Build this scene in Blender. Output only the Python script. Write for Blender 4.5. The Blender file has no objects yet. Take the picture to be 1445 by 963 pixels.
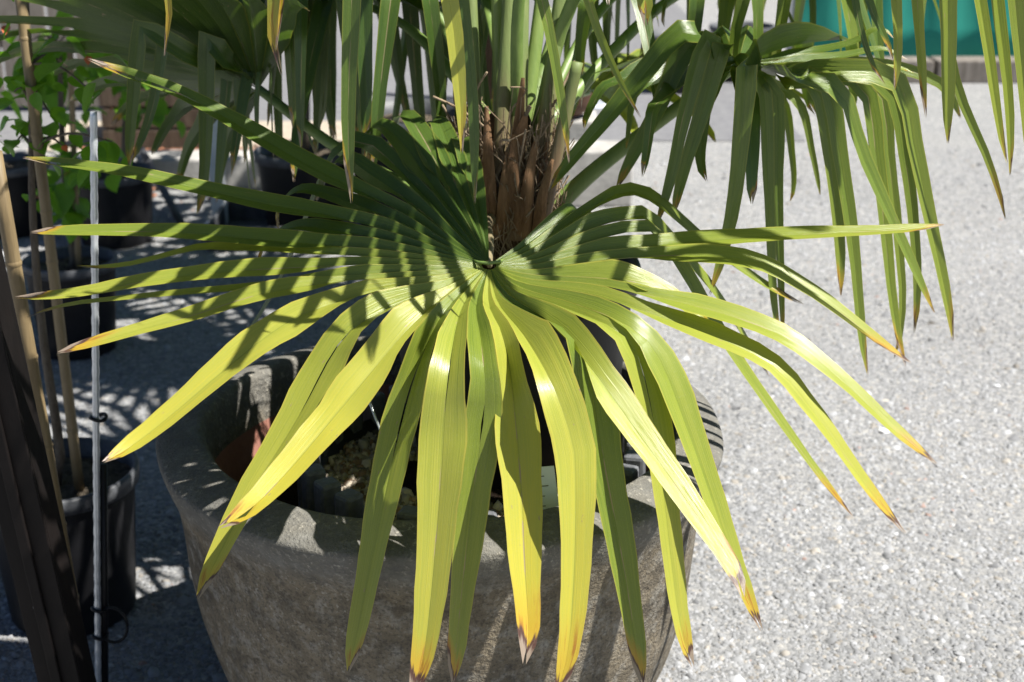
import bpy, bmesh, math, random
import numpy as np
from mathutils import Vector, Matrix, Quaternion

random.seed(7)
RNG = np.random.default_rng(11)
scene = bpy.context.scene
COL = scene.collection
R = math.radians

# ---------------------------------------------------------------- camera
CAM = Vector((0, 0, 1.5)); PITCH = R(20.0); FPX = 1985.0; W0, H0 = 1445.0, 963.0
cd = bpy.data.cameras.new('camera'); cam = bpy.data.objects.new('camera', cd); COL.objects.link(cam)
cam.location = CAM; cam.rotation_euler = (R(90) - PITCH, 0, 0)
cd.sensor_width = 22.3; cd.lens = FPX / W0 * 22.3
cd.clip_start = 0.05; cd.clip_end = 2000
cd.dof.use_dof = True; cd.dof.focus_distance = 1.80; cd.dof.aperture_fstop = 4.2
scene.camera = cam

# ---------------------------------------------------------------- sky and sun
LIGHT = Vector((-0.62, 0.20, -1.0)).normalized()          # direction the sunlight travels
elev = math.asin(-LIGHT.z); az = math.atan2(-LIGHT.x, -LIGHT.y)
world = bpy.data.worlds.new('World'); scene.world = world; world.use_nodes = True
nt = world.node_tree; nt.nodes.clear()
sky = nt.nodes.new('ShaderNodeTexSky'); sky.sky_type = 'NISHITA'; sky.sun_disc = False
sky.air_density = 0.55; sky.dust_density = 0.2; sky.ozone_density = 0.7; sky.sun_elevation = elev; sky.sun_rotation = az
bg = nt.nodes.new('ShaderNodeBackground'); bg.inputs['Strength'].default_value = 0.05
wo = nt.nodes.new('ShaderNodeOutputWorld')
nt.links.new(sky.outputs[0], bg.inputs[0]); nt.links.new(bg.outputs[0], wo.inputs[0])
sd = bpy.data.lights.new('sun', 'SUN'); sd.energy = 5.0; sd.angle = R(0.53); sd.color = (1.0, 0.965, 0.90)
sun = bpy.data.objects.new('sun', sd); COL.objects.link(sun)
sun.rotation_euler = LIGHT.to_track_quat('-Z', 'Y').to_euler(); sun.location = (3, -3, 6)
vs = scene.view_settings; vs.view_transform = 'Standard'; vs.look = 'None'; vs.gamma = 1; vs.use_curve_mapping = False
vs.exposure = 1.1

# ---------------------------------------------------------------- helpers
FWD = Vector((0, math.cos(PITCH), -math.sin(PITCH))); UPV = Vector((0, math.sin(PITCH), math.cos(PITCH)))
def ray(px, py):
    return FWD + Vector((1, 0, 0)) * ((px - W0 / 2) / FPX) + UPV * ((H0 / 2 - py) / FPX)
def P(px, py, Y):                                        # the point of a pixel's ray at world depth Y
    d = ray(px, py); return CAM + d * (Y / d.y)
def G(px, py, z=0.0):                                    # the point of a pixel's ray on a level z
    d = ray(px, py); return CAM + d * ((z - CAM.z) / d.z)
def PL(px, py, o, n):                                    # ... on a plane
    d = ray(px, py); return CAM + d * ((o - CAM).dot(n) / d.dot(n))

def tag(o, label=None, cat=None, group=None, kind=None):
    if label: o['label'] = label
    if cat: o['category'] = cat
    if group: o['group'] = group
    if kind: o['kind'] = kind
    return o
def empty(name, loc=(0, 0, 0)):
    o = bpy.data.objects.new(name, None); COL.objects.link(o); o.location = loc; o.empty_display_size = 0.1
    return o
def link(name, me, mat=None, parent=None):
    o = bpy.data.objects.new(name, me); COL.objects.link(o)
    if mat is not None and len(me.materials) == 0: me.materials.append(mat)
    if parent is not None:
        o.parent = parent
        m = parent.matrix_basis.copy(); p = parent
        while p.parent is not None: m = p.parent.matrix_basis @ p.matrix_parent_inverse @ m; p = p.parent
        o.matrix_parent_inverse = m.inverted()
    return o
class MB:
    def __init__(s): s.v = []; s.f = []
    def add(s, v, f):
        b = len(s.v); s.v += [tuple(x) for x in v]; s.f += [tuple(i + b for i in q) for q in f]
    def box(s, c, size, rot=None):
        c = Vector(c); hx, hy, hz = [k / 2 for k in size]; vv = []
        for z in (-hz, hz):
            for y in (-hy, hy):
                for x in (-hx, hx):
                    p = Vector((x, y, z))
                    if rot is not None: p = rot @ p
                    vv.append(c + p)
        s.add(vv, [(0, 2, 3, 1), (4, 5, 7, 6), (0, 1, 5, 4), (2, 6, 7, 3), (0, 4, 6, 2), (1, 3, 7, 5)])
    def tube(s, pts, rad, n=8, flat=1.0, caps=True, hint=None):
        pts = [Vector(p) for p in pts]; m = len(pts)
        if not hasattr(rad, '__len__'): rad = [rad] * m
        N = Vector(hint) if hint is not None else Vector((0.3, -1, 0.2)); b = len(s.v); vv = []
        for i, p in enumerate(pts):
            T = (pts[min(i + 1, m - 1)] - pts[max(i - 1, 0)]).normalized()
            N = (N - T * N.dot(T)).normalized(); B = T.cross(N)
            for k in range(n):
                a = 2 * math.pi * k / n
                vv.append(p + (N * math.cos(a) * flat + B * math.sin(a)) * rad[i])
        ff = []
        for i in range(m - 1):
            for k in range(n):
                k2 = (k + 1) % n; ff.append((i * n + k, i * n + k2, (i + 1) * n + k2, (i + 1) * n + k))
        if caps: ff.append(tuple(range(n))[::-1]); ff.append(tuple((m - 1) * n + k for k in range(n)))
        s.add(vv, ff)
    def lathe(s, prof, n=48, c=(0, 0, 0), wob=None, close=False):
        c = Vector(c); vv = []; ff = []; m = len(prof)
        for j, (r, z) in enumerate(prof):
            for k in range(n):
                a = 2 * math.pi * k / n
                rr = r * (wob(a, z) if wob else 1)
                vv.append(c + Vector((rr * math.cos(a), rr * math.sin(a), z)))
        for j in range(m - 1):
            for k in range(n):
                k2 = (k + 1) % n; ff.append((j * n + k, j * n + k2, (j + 1) * n + k2, (j + 1) * n + k))
        if close: ff.append(tuple((m - 1) * n + k for k in range(n)))
        s.add(vv, ff)
    def mesh(s, name, smooth=True):
        me = bpy.data.meshes.new(name); me.from_pydata(s.v, [], s.f); me.update()
        if smooth: me.polygons.foreach_set('use_smooth', [True] * len(me.polygons))
        return me
    def build(s, name, mat, parent=None, smooth=True, bevel=0):
        me = s.mesh(name, smooth); o = link(name, me, mat, parent)
        if bevel:
            md = o.modifiers.new('bevel', 'BEVEL'); md.width = bevel; md.segments = 2; md.limit_method = 'ANGLE'
        return o

# ---------------------------------------------------------------- materials
class NT:
    def __init__(s, name):
        s.m = bpy.data.materials.new(name); s.m.use_nodes = True; s.t = s.m.node_tree; s.t.nodes.clear()
        s.out = s.n('ShaderNodeOutputMaterial')
    def n(s, typ, **kw):
        x = s.t.nodes.new(typ)
        for k, v in kw.items(): setattr(x, k, v)
        return x
    def set(s, sock, v):
        if hasattr(v, 'is_output') or isinstance(v, bpy.types.NodeSocket): s.t.links.new(v, sock)
        else:
            if isinstance(v, tuple) and len(v) == 3 and sock.type == 'RGBA': v = v + (1,)
            sock.default_value = v
    def math(s, op, a, b=0.0, c=None, clamp=False):
        x = s.n('ShaderNodeMath', operation=op, use_clamp=clamp); s.set(x.inputs[0], a); s.set(x.inputs[1], b)
        if c is not None: s.set(x.inputs[2], c)
        return x.outputs[0]
    def mix(s, f, a, b, mode='MIX'):
        x = s.n('ShaderNodeMix', data_type='RGBA', blend_type=mode); s.set(x.inputs[0], f); s.set(x.inputs[6], a); s.set(x.inputs[7], b)
        return x.outputs[2]
    def ramp(s, f, stops, interp='LINEAR'):
        x = s.n('ShaderNodeValToRGB'); cr = x.color_ramp; cr.interpolation = interp
        while len(cr.elements) < len(stops): cr.elements.new(0.5)
        for e, (p, c) in zip(cr.elements, stops):
            e.position = p; e.color = (c, c, c, 1) if not hasattr(c, '__len__') else tuple(c) + (1,)
        s.set(x.inputs[0], f); return x.outputs[0]
    def noise(s, scale, vec=None, detail=4, rough=0.55, dist=0.0):
        x = s.n('ShaderNodeTexNoise'); x.inputs['Scale'].default_value = scale; x.inputs['Detail'].default_value = detail
        x.inputs['Roughness'].default_value = rough; x.inputs['Distortion'].default_value = dist
        if vec is not None: s.set(x.inputs['Vector'], vec)
        return x.outputs[0]
    def vor(s, scale, vec=None, feature='F1', out=0):
        x = s.n('ShaderNodeTexVoronoi', feature=feature); x.inputs['Scale'].default_value = scale
        if vec is not None: s.set(x.inputs['Vector'], vec)
        return x.outputs[out]
    def coord(s, what='Object'): return s.n('ShaderNodeTexCoord').outputs[what]
    def map(s, vec, scale=(1, 1, 1), rot=(0, 0, 0)):
        x = s.n('ShaderNodeMapping'); x.inputs['Scale'].default_value = scale; x.inputs['Rotation'].default_value = rot
        s.set(x.inputs['Vector'], vec); return x.outputs[0]
    def bump(s, h, strength=0.3, dist=0.01):
        x = s.n('ShaderNodeBump'); x.inputs['Strength'].default_value = strength; x.inputs['Distance'].default_value = dist
        s.set(x.inputs['Height'], h); return x.outputs[0]
    def bsdf(s, col, rough=0.6, spec=0.5, metal=0.0, normal=None):
        x = s.n('ShaderNodeBsdfPrincipled'); s.set(x.inputs['Base Color'], col); s.set(x.inputs['Roughness'], rough)
        s.set(x.inputs['Specular IOR Level'], spec); s.set(x.inputs['Metallic'], metal)
        if normal is not None: s.set(x.inputs['Normal'], normal)
        return x.outputs[0]
    def done(s, sh): s.set(s.out.inputs[0], sh); return s.m

def mat_leaf(name, translucent=0.27):
    t = NT(name)
    uv = t.n('ShaderNodeUVMap', uv_map='UVMap').outputs[0]
    sep = t.n('ShaderNodeSeparateXYZ'); t.set(sep.inputs[0], uv); u, s = sep.outputs[0], sep.outputs[1]
    at = t.n('ShaderNodeVertexColor', layer_name='tint')
    sc = t.n('ShaderNodeSeparateColor'); t.set(sc.inputs[0], at.outputs[0]); yel, tip, rnd = sc.outputs[0], sc.outputs[1], sc.outputs[2]
    au = t.math('MULTIPLY', t.math('ABSOLUTE', t.math('SUBTRACT', u, 0.5)), 2.0)
    cb = t.n('ShaderNodeCombineXYZ'); t.set(cb.inputs[0], t.math('MULTIPLY', u, 46.0)); t.set(cb.inputs[1], t.math('MULTIPLY', s, 2.2)); t.set(cb.inputs[2], t.math('MULTIPLY', rnd, 40.0))
    vein = t.noise(1.0, cb.outputs[0], 3, 0.6)
    cb3 = t.n('ShaderNodeCombineXYZ'); t.set(cb3.inputs[0], t.math('MULTIPLY', u, 5.0)); t.set(cb3.inputs[1], t.math('MULTIPLY', s, 5.0)); t.set(cb3.inputs[2], t.math('MULTIPLY', rnd, 90.0))
    blot = t.noise(1.0, cb3.outputs[0], 5, 0.6)
    # yellowing grows towards the tip and the margins
    g = t.math('ADD', yel, t.math('MULTIPLY', t.math('SUBTRACT', s, 0.35), t.math('MULTIPLY', yel, 0.55)))
    g = t.math('ADD', g, t.math('MULTIPLY', t.math('SUBTRACT', vein, 0.5), 0.42))
    g = t.math('ADD', g, t.math('MULTIPLY', t.math('SUBTRACT', blot, 0.5), 0.22))
    col = t.ramp(g, [(0.0, (0.024, 0.064, 0.014)), (0.28, (0.092, 0.148, 0.019)), (0.52, (0.220, 0.270, 0.034)), (0.78, (0.372, 0.378, 0.055)), (1.0, (0.50, 0.43, 0.045))])
    edge = t.ramp(au, [(0.90, 0.0), (0.96, 1.0)])
    col = t.mix(t.math('MULTIPLY', edge, t.math('ADD', 0.10, t.math('MULTIPLY', yel, 0.95), clamp=True)), col, (0.42, 0.37, 0.06))
    mid = t.ramp(au, [(0.0, 1.0), (0.035, 0.6), (0.07, 0.0)])
    col = t.mix(t.math('MULTIPLY', mid, t.math('MULTIPLY', yel, 0.5)), col, (0.16, 0.20, 0.03))
    # dry thread along some midribs
    dry = t.math('MULTIPLY', t.ramp(au, [(0.0, 1.0), (0.03, 0.8), (0.05, 0.0)]), t.ramp(t.math('ADD', blot, t.math('MULTIPLY', rnd, 0.25)), [(0.72, 0.0), (0.76, 1.0)]))
    col = t.mix(dry, col, (0.33, 0.25, 0.16))
    # the dying tip: orange, then brown, then bleached
    tt = t.math('ADD', t.math('ADD', s, t.math('MULTIPLY', t.math('SUBTRACT', blot, 0.5), 0.10)), t.math('ADD', t.math('MULTIPLY', au, 0.022), t.math('MULTIPLY', t.math('SUBTRACT', u, 0.5), t.math('MULTIPLY', t.math('SUBTRACT', rnd, 0.5), 0.14))))
    d = t.math('DIVIDE', t.math('SUBTRACT', tt, t.math('SUBTRACT', 1.0, tip)), t.math('MAXIMUM', tip, 0.01))
    col = t.mix(t.math('MULTIPLY', t.ramp(d, [(-0.0, 0.0), (0.65, 0.9)]), t.math('ADD', 0.35, t.math('MULTIPLY', rnd, 0.65))), col, (0.50, 0.29, 0.022))
    rusty = t.math('MULTIPLY', t.ramp(blot, [(0.52, 0.0), (0.62, 0.8)]), t.ramp(d, [(0.2, 0.0), (0.6, 1.0)]))
    col = t.mix(rusty, col, (0.30, 0.11, 0.018))
    d2 = t.math('SUBTRACT', t.math('ADD', d, t.math('MULTIPLY', t.math('SUBTRACT', rnd, 0.5), 0.25)), t.math('MULTIPLY', t.math('SUBTRACT', 1.0, au), 0.30))
    col = t.mix(t.ramp(d2, [(0.66, 0.0), (0.74, 1.0)]), col, (0.085, 0.040, 0.030))
    col = t.mix(t.ramp(d2, [(0.84, 0.0), (0.95, 0.8)]), col, (0.34, 0.27, 0.21))
    spots = t.math('MULTIPLY', t.ramp(t.noise(46.0, cb3.outputs[0], 2, 0.5), [(0.70, 0.0), (0.74, 1.0)]), t.ramp(s, [(0.5, 0.0), (1.0, 0.7)]))
    col = t.mix(spots, col, (0.13, 0.06, 0.02))
    cb4 = t.n('ShaderNodeCombineXYZ'); t.set(cb4.inputs[0], t.math('MULTIPLY', u, 30.0)); t.set(cb4.inputs[1], t.math('MULTIPLY', s, 110.0)); t.set(cb4.inputs[2], t.math('MULTIPLY', rnd, 60.0))
    scar = t.ramp(t.noise(0.32, cb4.outputs[0], 2, 0.5), [(0.735, 0.0), (0.76, 0.75)])
    col = t.mix(scar, col, (0.30, 0.22, 0.13))
    dust = t.ramp(t.noise(2.2, cb4.outputs[0], 2, 0.7), [(0.56, 0.0), (0.80, 0.22)])
    col = t.mix(dust, col, (0.42, 0.43, 0.33))
    nrm = t.bump(t.math('ADD', vein, t.math('MULTIPLY', blot, .6)), 0.34, 0.0018)
    rough = t.math('ADD', 0.215, t.math('MULTIPLY', blot, 0.22))
    b = t.bsdf(col, rough, 0.58, 0.0, nrm)
    tr = t.n('ShaderNodeBsdfTranslucent'); t.set(tr.inputs[0], t.mix(1.0, col, (1.25, 1.30, 0.55), 'MULTIPLY'))
    mx = t.n('ShaderNodeMixShader'); t.set(mx.inputs[0], translucent); t.set(mx.inputs[1], b); t.set(mx.inputs[2], tr.outputs[0])
    return t.done(mx.outputs[0])

def mat_simple(name, c1, c2, scale=8, rough=0.7, spec=0.4, metal=0.0, bump=0.2, bdist=0.004, stretch=(1, 1, 1), lo=0.35, hi=0.65):
    t = NT(name); v = t.map(t.coord(), stretch)
    n = t.noise(scale, v, 5, 0.62); n2 = t.noise(scale * 7, v, 3, 0.6)
    f = t.math('ADD', t.math('MULTIPLY', n, 0.7), t.math('MULTIPLY', n2, 0.3))
    col = t.mix(t.ramp(f, [(lo, 0.0), (hi, 1.0)]), c1, c2)
    return t.done(t.bsdf(col, rough, spec, metal, t.bump(n2, bump, bdist)))

def mat_gravel():
    t = NT('gravel_ground'); v = t.coord()
    cell = t.vor(95, v, 'F1', 1); dist = t.vor(95, v, 'F1', 0); sc = t.n('ShaderNodeSeparateColor'); t.set(sc.inputs[0], cell)
    c = t.ramp(sc.outputs[0], [(0.0, (0.16, 0.165, 0.17)), (0.5, (0.268, 0.270, 0.276)), (0.85, (0.34, 0.337, 0.333)), (1.0, (0.45, 0.435, 0.41))])
    fine = t.noise(420, v, 3, 0.7)
    c = t.mix(t.ramp(fine, [(0.3, 0.55), (0.6, 0.0)]), c, (0.19, 0.19, 0.19))
    big = t.noise(1.3, v, 5, 0.6)
    c = t.mix(t.ramp(big, [(0.35, 0.0), (0.7, 0.30)]), c, (0.28, 0.272, 0.258))
    h = t.math('ADD', t.math('MULTIPLY', t.math('SUBTRACT', 0.6, dist), 0.8), t.math('MULTIPLY', fine, 0.5))
    return t.done(t.bsdf(c, 0.95, 0.15, 0, t.bump(h, 0.8, 0.006)))
def mat_pebble():
    t = NT('pebble'); at = t.n('ShaderNodeVertexColor', layer_name='tint')
    n = t.noise(160, t.coord(), 3, 0.6)
    c = t.mix(t.ramp(n, [(0.3, 0.3), (0.65, 0.0)]), at.outputs[0], (0.15, 0.15, 0.15))
    return t.done(t.bsdf(c, 0.9, 0.2, 0, t.bump(n, 0.4, 0.002)))
def mat_planter():
    t = NT('weathered_concrete'); v = t.coord()
    a = t.noise(5.5, t.map(v, (1, 1, 1.8)), 7, 0.66, 0.6); b = t.noise(34, v, 5, 0.65); c3 = t.noise(130, v, 3, 0.7)
    c = t.ramp(a, [(0.30, (0.085, 0.073, 0.056)), (0.46, (0.150, 0.126, 0.090)), (0.56, (0.215, 0.180, 0.128)), (0.70, (0.125, 0.113, 0.092))])
    c = t.mix(t.ramp(b, [(0.50, 0.0), (0.68, 0.70)]), c, (0.30, 0.285, 0.25))
    c = t.mix(t.ramp(t.noise(60, v, 3, 0.6), [(0.58, 0.0), (0.70, 0.5)]), c, (0.05, 0.047, 0.042))
    stz = t.noise(9, t.map(v, (3.2, 3.2, 0.25)), 5, 0.62)
    c = t.mix(t.ramp(stz, [(0.52, 0.0), (0.72, 0.55)]), c, (0.060, 0.058, 0.050))
    c = t.mix(t.ramp(t.noise(14, t.map(v, (2.2, 2.2, 0.4)), 4, 0.6), [(0.60, 0.0), (0.74, 0.5)]), c, (0.36, 0.34, 0.30))
    c = t.mix(t.ramp(t.noise(210, v, 2, 0.6), [(0.35, 0.5), (0.5, 0.0)]), c, (0.045, 0.04, 0.034))
    sp = t.n('ShaderNodeSeparateXYZ'); t.set(sp.inputs[0], v)
    rim = t.ramp(t.math('ADD', sp.outputs[2], t.math('MULTIPLY', a, 0.05)), [(0.535, 0.0), (0.575, 0.75)])
    c = t.mix(rim, c, t.mix(b, (0.075, 0.08, 0.078), (0.185, 0.18, 0.165)))
    c = t.mix(t.math('MULTIPLY', t.ramp(c3, [(0.56, 0.0), (0.66, 0.7)]), t.ramp(a, [(0.40, 0.0), (0.60, 1.0)])), c, (0.38, 0.355, 0.30))
    h = t.math('ADD', t.math('MULTIPLY', b, 0.7), t.math('MULTIPLY', c3, 0.9))
    return t.done(t.bsdf(c, 0.92, 0.2, 0, t.bump(h, 0.75, 0.007)))
def mat_cloth():
    t = NT('shade_cloth'); v = t.coord()
    n = t.noise(2.2, t.map(v, (1, 1, 0.6)), 4, 0.6)
    w = t.n('ShaderNodeTexWave', wave_type='BANDS', bands_direction='Z'); w.inputs['Scale'].default_value = 60; t.set(w.inputs[0], v)
    c = t.mix(n, (0.012, 0.17, 0.135), (0.03, 0.29, 0.22)); c = t.mix(t.math('MULTIPLY', w.outputs[1], 0.25), c, (0.003, 0.07, 0.055))
    return t.done(t.bsdf(c, 0.75, 0.25))
def mat_tag():
    t = NT('plant_tag'); v = t.coord('UV'); sp = t.n('ShaderNodeSeparateXYZ'); t.set(sp.inputs[0], v)
    return t.done(t.bsdf((0.72, 0.76, 0.80), 0.5, 0.4))

M = {}
M['leaf'] = mat_leaf('palm_leaf')
M['tleaf'] = mat_simple('tree_leaf', (0.05, 0.16, 0.015), (0.12, 0.26, 0.025), 30, 0.42, 0.45, bump=0.25)
t = NT('broad_leaf'); c = t.mix(t.noise(22, t.coord(), 4), (0.06, 0.18, 0.016), (0.19, 0.36, 0.04)); b = t.bsdf(c, 0.42, 0.45)
tr = t.n('ShaderNodeBsdfTranslucent'); t.set(tr.inputs[0], t.mix(1.0, c, (1.4, 1.5, 0.6), 'MULTIPLY')); mx = t.n('ShaderNodeMixShader'); mx.inputs[0].default_value = 0.5
t.set(mx.inputs[1], b); t.set(mx.inputs[2], tr.outputs[0]); M['tleaf'] = t.done(mx.outputs[0])
M['petiole'] = mat_simple('petiole', (0.10, 0.17, 0.035), (0.20, 0.27, 0.07), 14, 0.45, 0.5, stretch=(1, 1, 0.25), bump=0.15)
M['petiole_brown'] = mat_simple('dry_petiole', (0.15, 0.115, 0.07), (0.24, 0.20, 0.11), 14, 0.6, 0.4, stretch=(1, 1, 0.2))
t = NT('leaf_stalk'); v = t.coord(); sp = t.n('ShaderNodeSeparateXYZ'); t.set(sp.inputs[0], v)
n1 = t.noise(26, t.map(v, (3, 3, .3)), 4, .6); zf = t.ramp(t.math('ADD', sp.outputs[2], t.math('MULTIPLY', t.math('SUBTRACT', n1, .5), .16)), [(0.0, 0.0), (1.0, 1.0)])
zz = t.math('MULTIPLY', t.math('SUBTRACT', t.math('ADD', sp.outputs[2], t.math('MULTIPLY', t.math('SUBTRACT', n1, .5), .2)), 1.0), 6.0, clamp=True)
cg = t.mix(n1, (0.085, 0.135, 0.035), (0.20, 0.24, 0.085)); cbr = t.mix(n1, (0.10, 0.06, 0.035), (0.27, 0.18, 0.11))
M['stalk'] = t.done(t.bsdf(t.mix(zz, cbr, cg), 0.55, 0.4, 0, t.bump(n1, .3, .004)))
M['fibre'] = mat_simple('palm_fibre', (0.045, 0.027, 0.016), (0.20, 0.125, 0.075), 30, 0.9, 0.15, stretch=(3, 3, 0.35), bump=0.8, bdist=0.006)
M['sheath'] = mat_simple('leaf_sheath', (0.105, 0.056, 0.027), (0.29, 0.170, 0.090), 24, 0.8, 0.2, stretch=(3, 3, 0.3), bump=0.5)
M['strand'] = mat_simple('dry_strand', (0.16, 0.11, 0.07), (0.36, 0.28, 0.19), 20, 0.8, 0.2)
M['gravel'] = mat_gravel(); M['pebble'] = mat_pebble(); M['planter'] = mat_planter()
M['clay'] = mat_simple('clay_lining', (0.24, 0.105, 0.078), (0.34, 0.16, 0.12), 9, 0.85, 0.2, bump=0.3)
M['soil'] = mat_simple('bark_soil', (0.012, 0.009, 0.007), (0.07, 0.045, 0.03), 40, 0.95, 0.1, bump=1.0, bdist=0.02)
M['coir'] = mat_simple('coir', (0.10, 0.045, 0.022), (0.27, 0.14, 0.08), 60, 0.95, 0.1, bump=1.0, bdist=0.012)
M['bplastic'] = mat_simple('black_plastic', (0.006, 0.006, 0.007), (0.014, 0.014, 0.016), 12, 0.48, 0.3, bump=0.08)
M['gplastic'] = mat_simple('dusty_black_plastic', (0.035, 0.036, 0.040), (0.11, 0.115, 0.125), 16, 0.5, 0.4, bump=0.1)
M['ribgrey'] = mat_simple('dusty_grey_plastic', (0.07, 0.073, 0.080), (0.20, 0.205, 0.22), 18, 0.5, 0.4, bump=0.15)  # dusty black ribs; sunlight on them put into a lighter base colour
M['bamboo'] = mat_simple('bamboo', (0.14, 0.10, 0.05), (0.27, 0.20, 0.105), 12, 0.55, 0.4, stretch=(2, 2, 0.2))
M['bark'] = mat_simple('bark', (0.075, 0.06, 0.045), (0.18, 0.15, 0.115), 24, 0.9, 0.15, stretch=(2, 2, 0.6), bump=0.7)
M['steel'] = mat_simple('galvanised_steel', (0.50, 0.53, 0.56), (0.72, 0.75, 0.78), 30, 0.28, 0.6, 0.45, bump=0.1)
M['darksteel'] = mat_simple('dark_painted_steel', (0.004, 0.0035, 0.0035), (0.011, 0.0085, 0.008), 9, 0.6, 0.15, bump=0.15, stretch=(1, 1, 0.3))
M['white'] = mat_simple('white_painted_steel', (0.55, 0.58, 0.62), (0.74, 0.76, 0.79), 9, 0.45, 0.4, bump=0.05)
M['concrete'] = mat_simple('concrete_block', (0.26, 0.25, 0.235), (0.46, 0.445, 0.42), 7, 0.92, 0.15, bump=0.5)
M['timber'] = mat_simple('old_timber', (0.05, 0.038, 0.028), (0.13, 0.10, 0.075), 9, 0.9, 0.15, stretch=(4, 4, 0.5), bump=0.4)
M['fence'] = mat_simple('grey_boards', (0.12, 0.105, 0.09), (0.24, 0.215, 0.19), 9, 0.9, 0.15, stretch=(4, 4, 0.4), bump=0.4)
M['mulch'] = mat_simple('red_mulch', (0.10, 0.04, 0.02), (0.30, 0.15, 0.09), 30, 0.95, 0.1, bump=1.0, bdist=0.02)
M['asphalt'] = mat_simple('asphalt', (0.13, 0.13, 0.14), (0.20, 0.20, 0.205), 18, 0.9, 0.2, bump=0.4)
M['sand'] = mat_simple('tan_grit', (0.30, 0.255, 0.20), (0.42, 0.37, 0.30), 20, 0.95, 0.1, bump=0.5)
M['cloth'] = mat_cloth(); M['tag'] = mat_tag()
M['stone'] = mat_simple('pale_stone', (0.36, 0.33, 0.29), (0.60, 0.57, 0.52), 18, 0.85, 0.2, bump=0.4)
M['bowl'] = mat_simple('brown_bowl', (0.07, 0.035, 0.022), (0.13, 0.07, 0.045), 8, 0.7, 0.3)
M['hedge'] = mat_simple('hedge_leaf', (0.02, 0.06, 0.012), (0.06, 0.13, 0.02), 6, 0.6, 0.3)
M['red'] = mat_simple('young_red_leaf', (0.38, 0.08, 0.03), (0.50, 0.15, 0.05), 20, 0.5, 0.4)

# ---------------------------------------------------------------- ground
g = MB(); g.add([(-250, -250, 0), (250, -250, 0), (250, 250, 0), (-250, 250, 0)], [(0, 1, 2, 3)])
tag(g.build('ground', M['gravel'], smooth=False), kind='structure')
def sheet(name, pts, z, mat, n=40):
    m = MB(); m.add([(x, y, z) for x, y in pts], [tuple(range(len(pts)))]); return tag(m.build(name, mat, smooth=False), kind='structure')
sheet('asphalt_road', [(-9, 7.1), (1.5, 7.1), (1.5, 60), (-9, 60)], 0.004, M['asphalt'])
sheet('grit_path', [(-2.4, 6.25), (0.2, 6.25), (0.5, 7.6), (-2.4, 7.6)], 0.008, M['sand'])

# loose pebbles lying on the ground
def pebbles(name, xy, rad, z0, cols, squash=0.42, label=None, cat=None, sink=0.35):
    n = len(xy)
    # a crushed stone: a tapered block, jittered and tilted
    bv = np.array([[-1, -1, -.8], [1, -1, -.8], [1, 1, -.8], [-1, 1, -.8], [-.62, -.62, .9], [.62, -.62, .9], [.62, .62, .9], [-.62, .62, .9]])
    tt = np.array([[4, 5, 6], [4, 6, 7], [0, 1, 5], [0, 5, 4], [1, 2, 6], [1, 6, 5], [2, 3, 7], [2, 7, 6], [3, 0, 4], [3, 4, 7]]); K = len(bv)
    sc = rad[:, None, None] * RNG.uniform(0.7, 1.25, (n, 1, 3)); sc[:, :, 2] *= squash
    v = bv[None] * (1 + RNG.uniform(-0.30, 0.22, (n, K, 3))) * sc * .86
    a = RNG.uniform(0, 6.28, n); ca, sa = np.cos(a)[:, None], np.sin(a)[:, None]
    x = v[:, :, 0] * ca - v[:, :, 1] * sa; y = v[:, :, 0] * sa + v[:, :, 1] * ca
    tx, ty = RNG.uniform(-.45, .45, (2, n, 1))
    z = v[:, :, 2] + x * tx + y * ty
    zz = (z0 if np.isscalar(z0) else z0[:, None])
    V = np.stack([x + xy[:, 0:1], y + xy[:, 1:2], z + zz + rad[:, None] * squash * (0.5 - sink)], 2).reshape(-1, 3)
    F = (tt[None] + (np.arange(n) * K)[:, None, None]).reshape(-1, 3)
    me = bpy.data.meshes.new(name)
    me.vertices.add(len(V)); me.vertices.foreach_set('co', V.ravel()); me.loops.add(F.size); me.loops.foreach_set('vertex_index', F.ravel())
    me.polygons.add(len(F)); me.polygons.foreach_set('loop_start', np.arange(0, F.size, 3)); me.polygons.foreach_set('loop_total', np.full(len(F), 3))
    me.update(calc_edges=True)
    ca = me.color_attributes.new('tint', 'FLOAT_COLOR', 'POINT')
    C = np.ones((n, K, 4)); C[:, :, :3] = cols[:, None, :]; ca.data.foreach_set('color', C.ravel())
    o = link(name, me, M['pebble']); tag(o, label, cat, kind='stuff'); return o
def gravel_cols(n):
    g_ = np.clip(RNG.normal(0.258, 0.044, n), 0.10, 0.48); c = np.stack([g_ * .985, g_, g_ * 1.035], 1)
    k = RNG.random(n); c[k < 0.03] *= 1.45; c[(k > .05) & (k < .15)] *= np.array([1.10, 1.0, .86]); c[(k > .15) & (k < .154)] *= np.array([1.25, .85, .7])
    return np.clip(c, 0.05, 0.68)
N = 120000
yy = 1.75 + (RNG.random(N) ** 1.7) * 5.2
xx = RNG.uniform(-0.5, 0.5, N) * (yy * 0.94 + 0.6) * 0.82
keep = (np.hypot(xx + 0.113, yy - 2.115) > 0.40) & ~((xx > -2.4) & (xx < 0.4) & (yy > 6.1))
xx, yy = xx[keep], yy[keep]; rad = np.clip(RNG.lognormal(math.log(0.0040), 0.40, len(xx)), 0.0022, 0.016)
big = RNG.random(len(xx)) < .006; rad[big] = RNG.uniform(.009, .017, big.sum())
gcol = gravel_cols(len(xx)); gcol[big] *= RNG.uniform(.7, 1.35, (big.sum(), 1))
tone = 1 + .10 * np.sin(1.7 * xx + 2.1 * yy + 1.5 * np.sin(1.3 * yy)) + .08 * np.sin(4.1 * xx - 3.3 * yy + 2 * np.sin(2.2 * xx)) + .05 * np.sin(9 * xx + 7 * yy)
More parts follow.
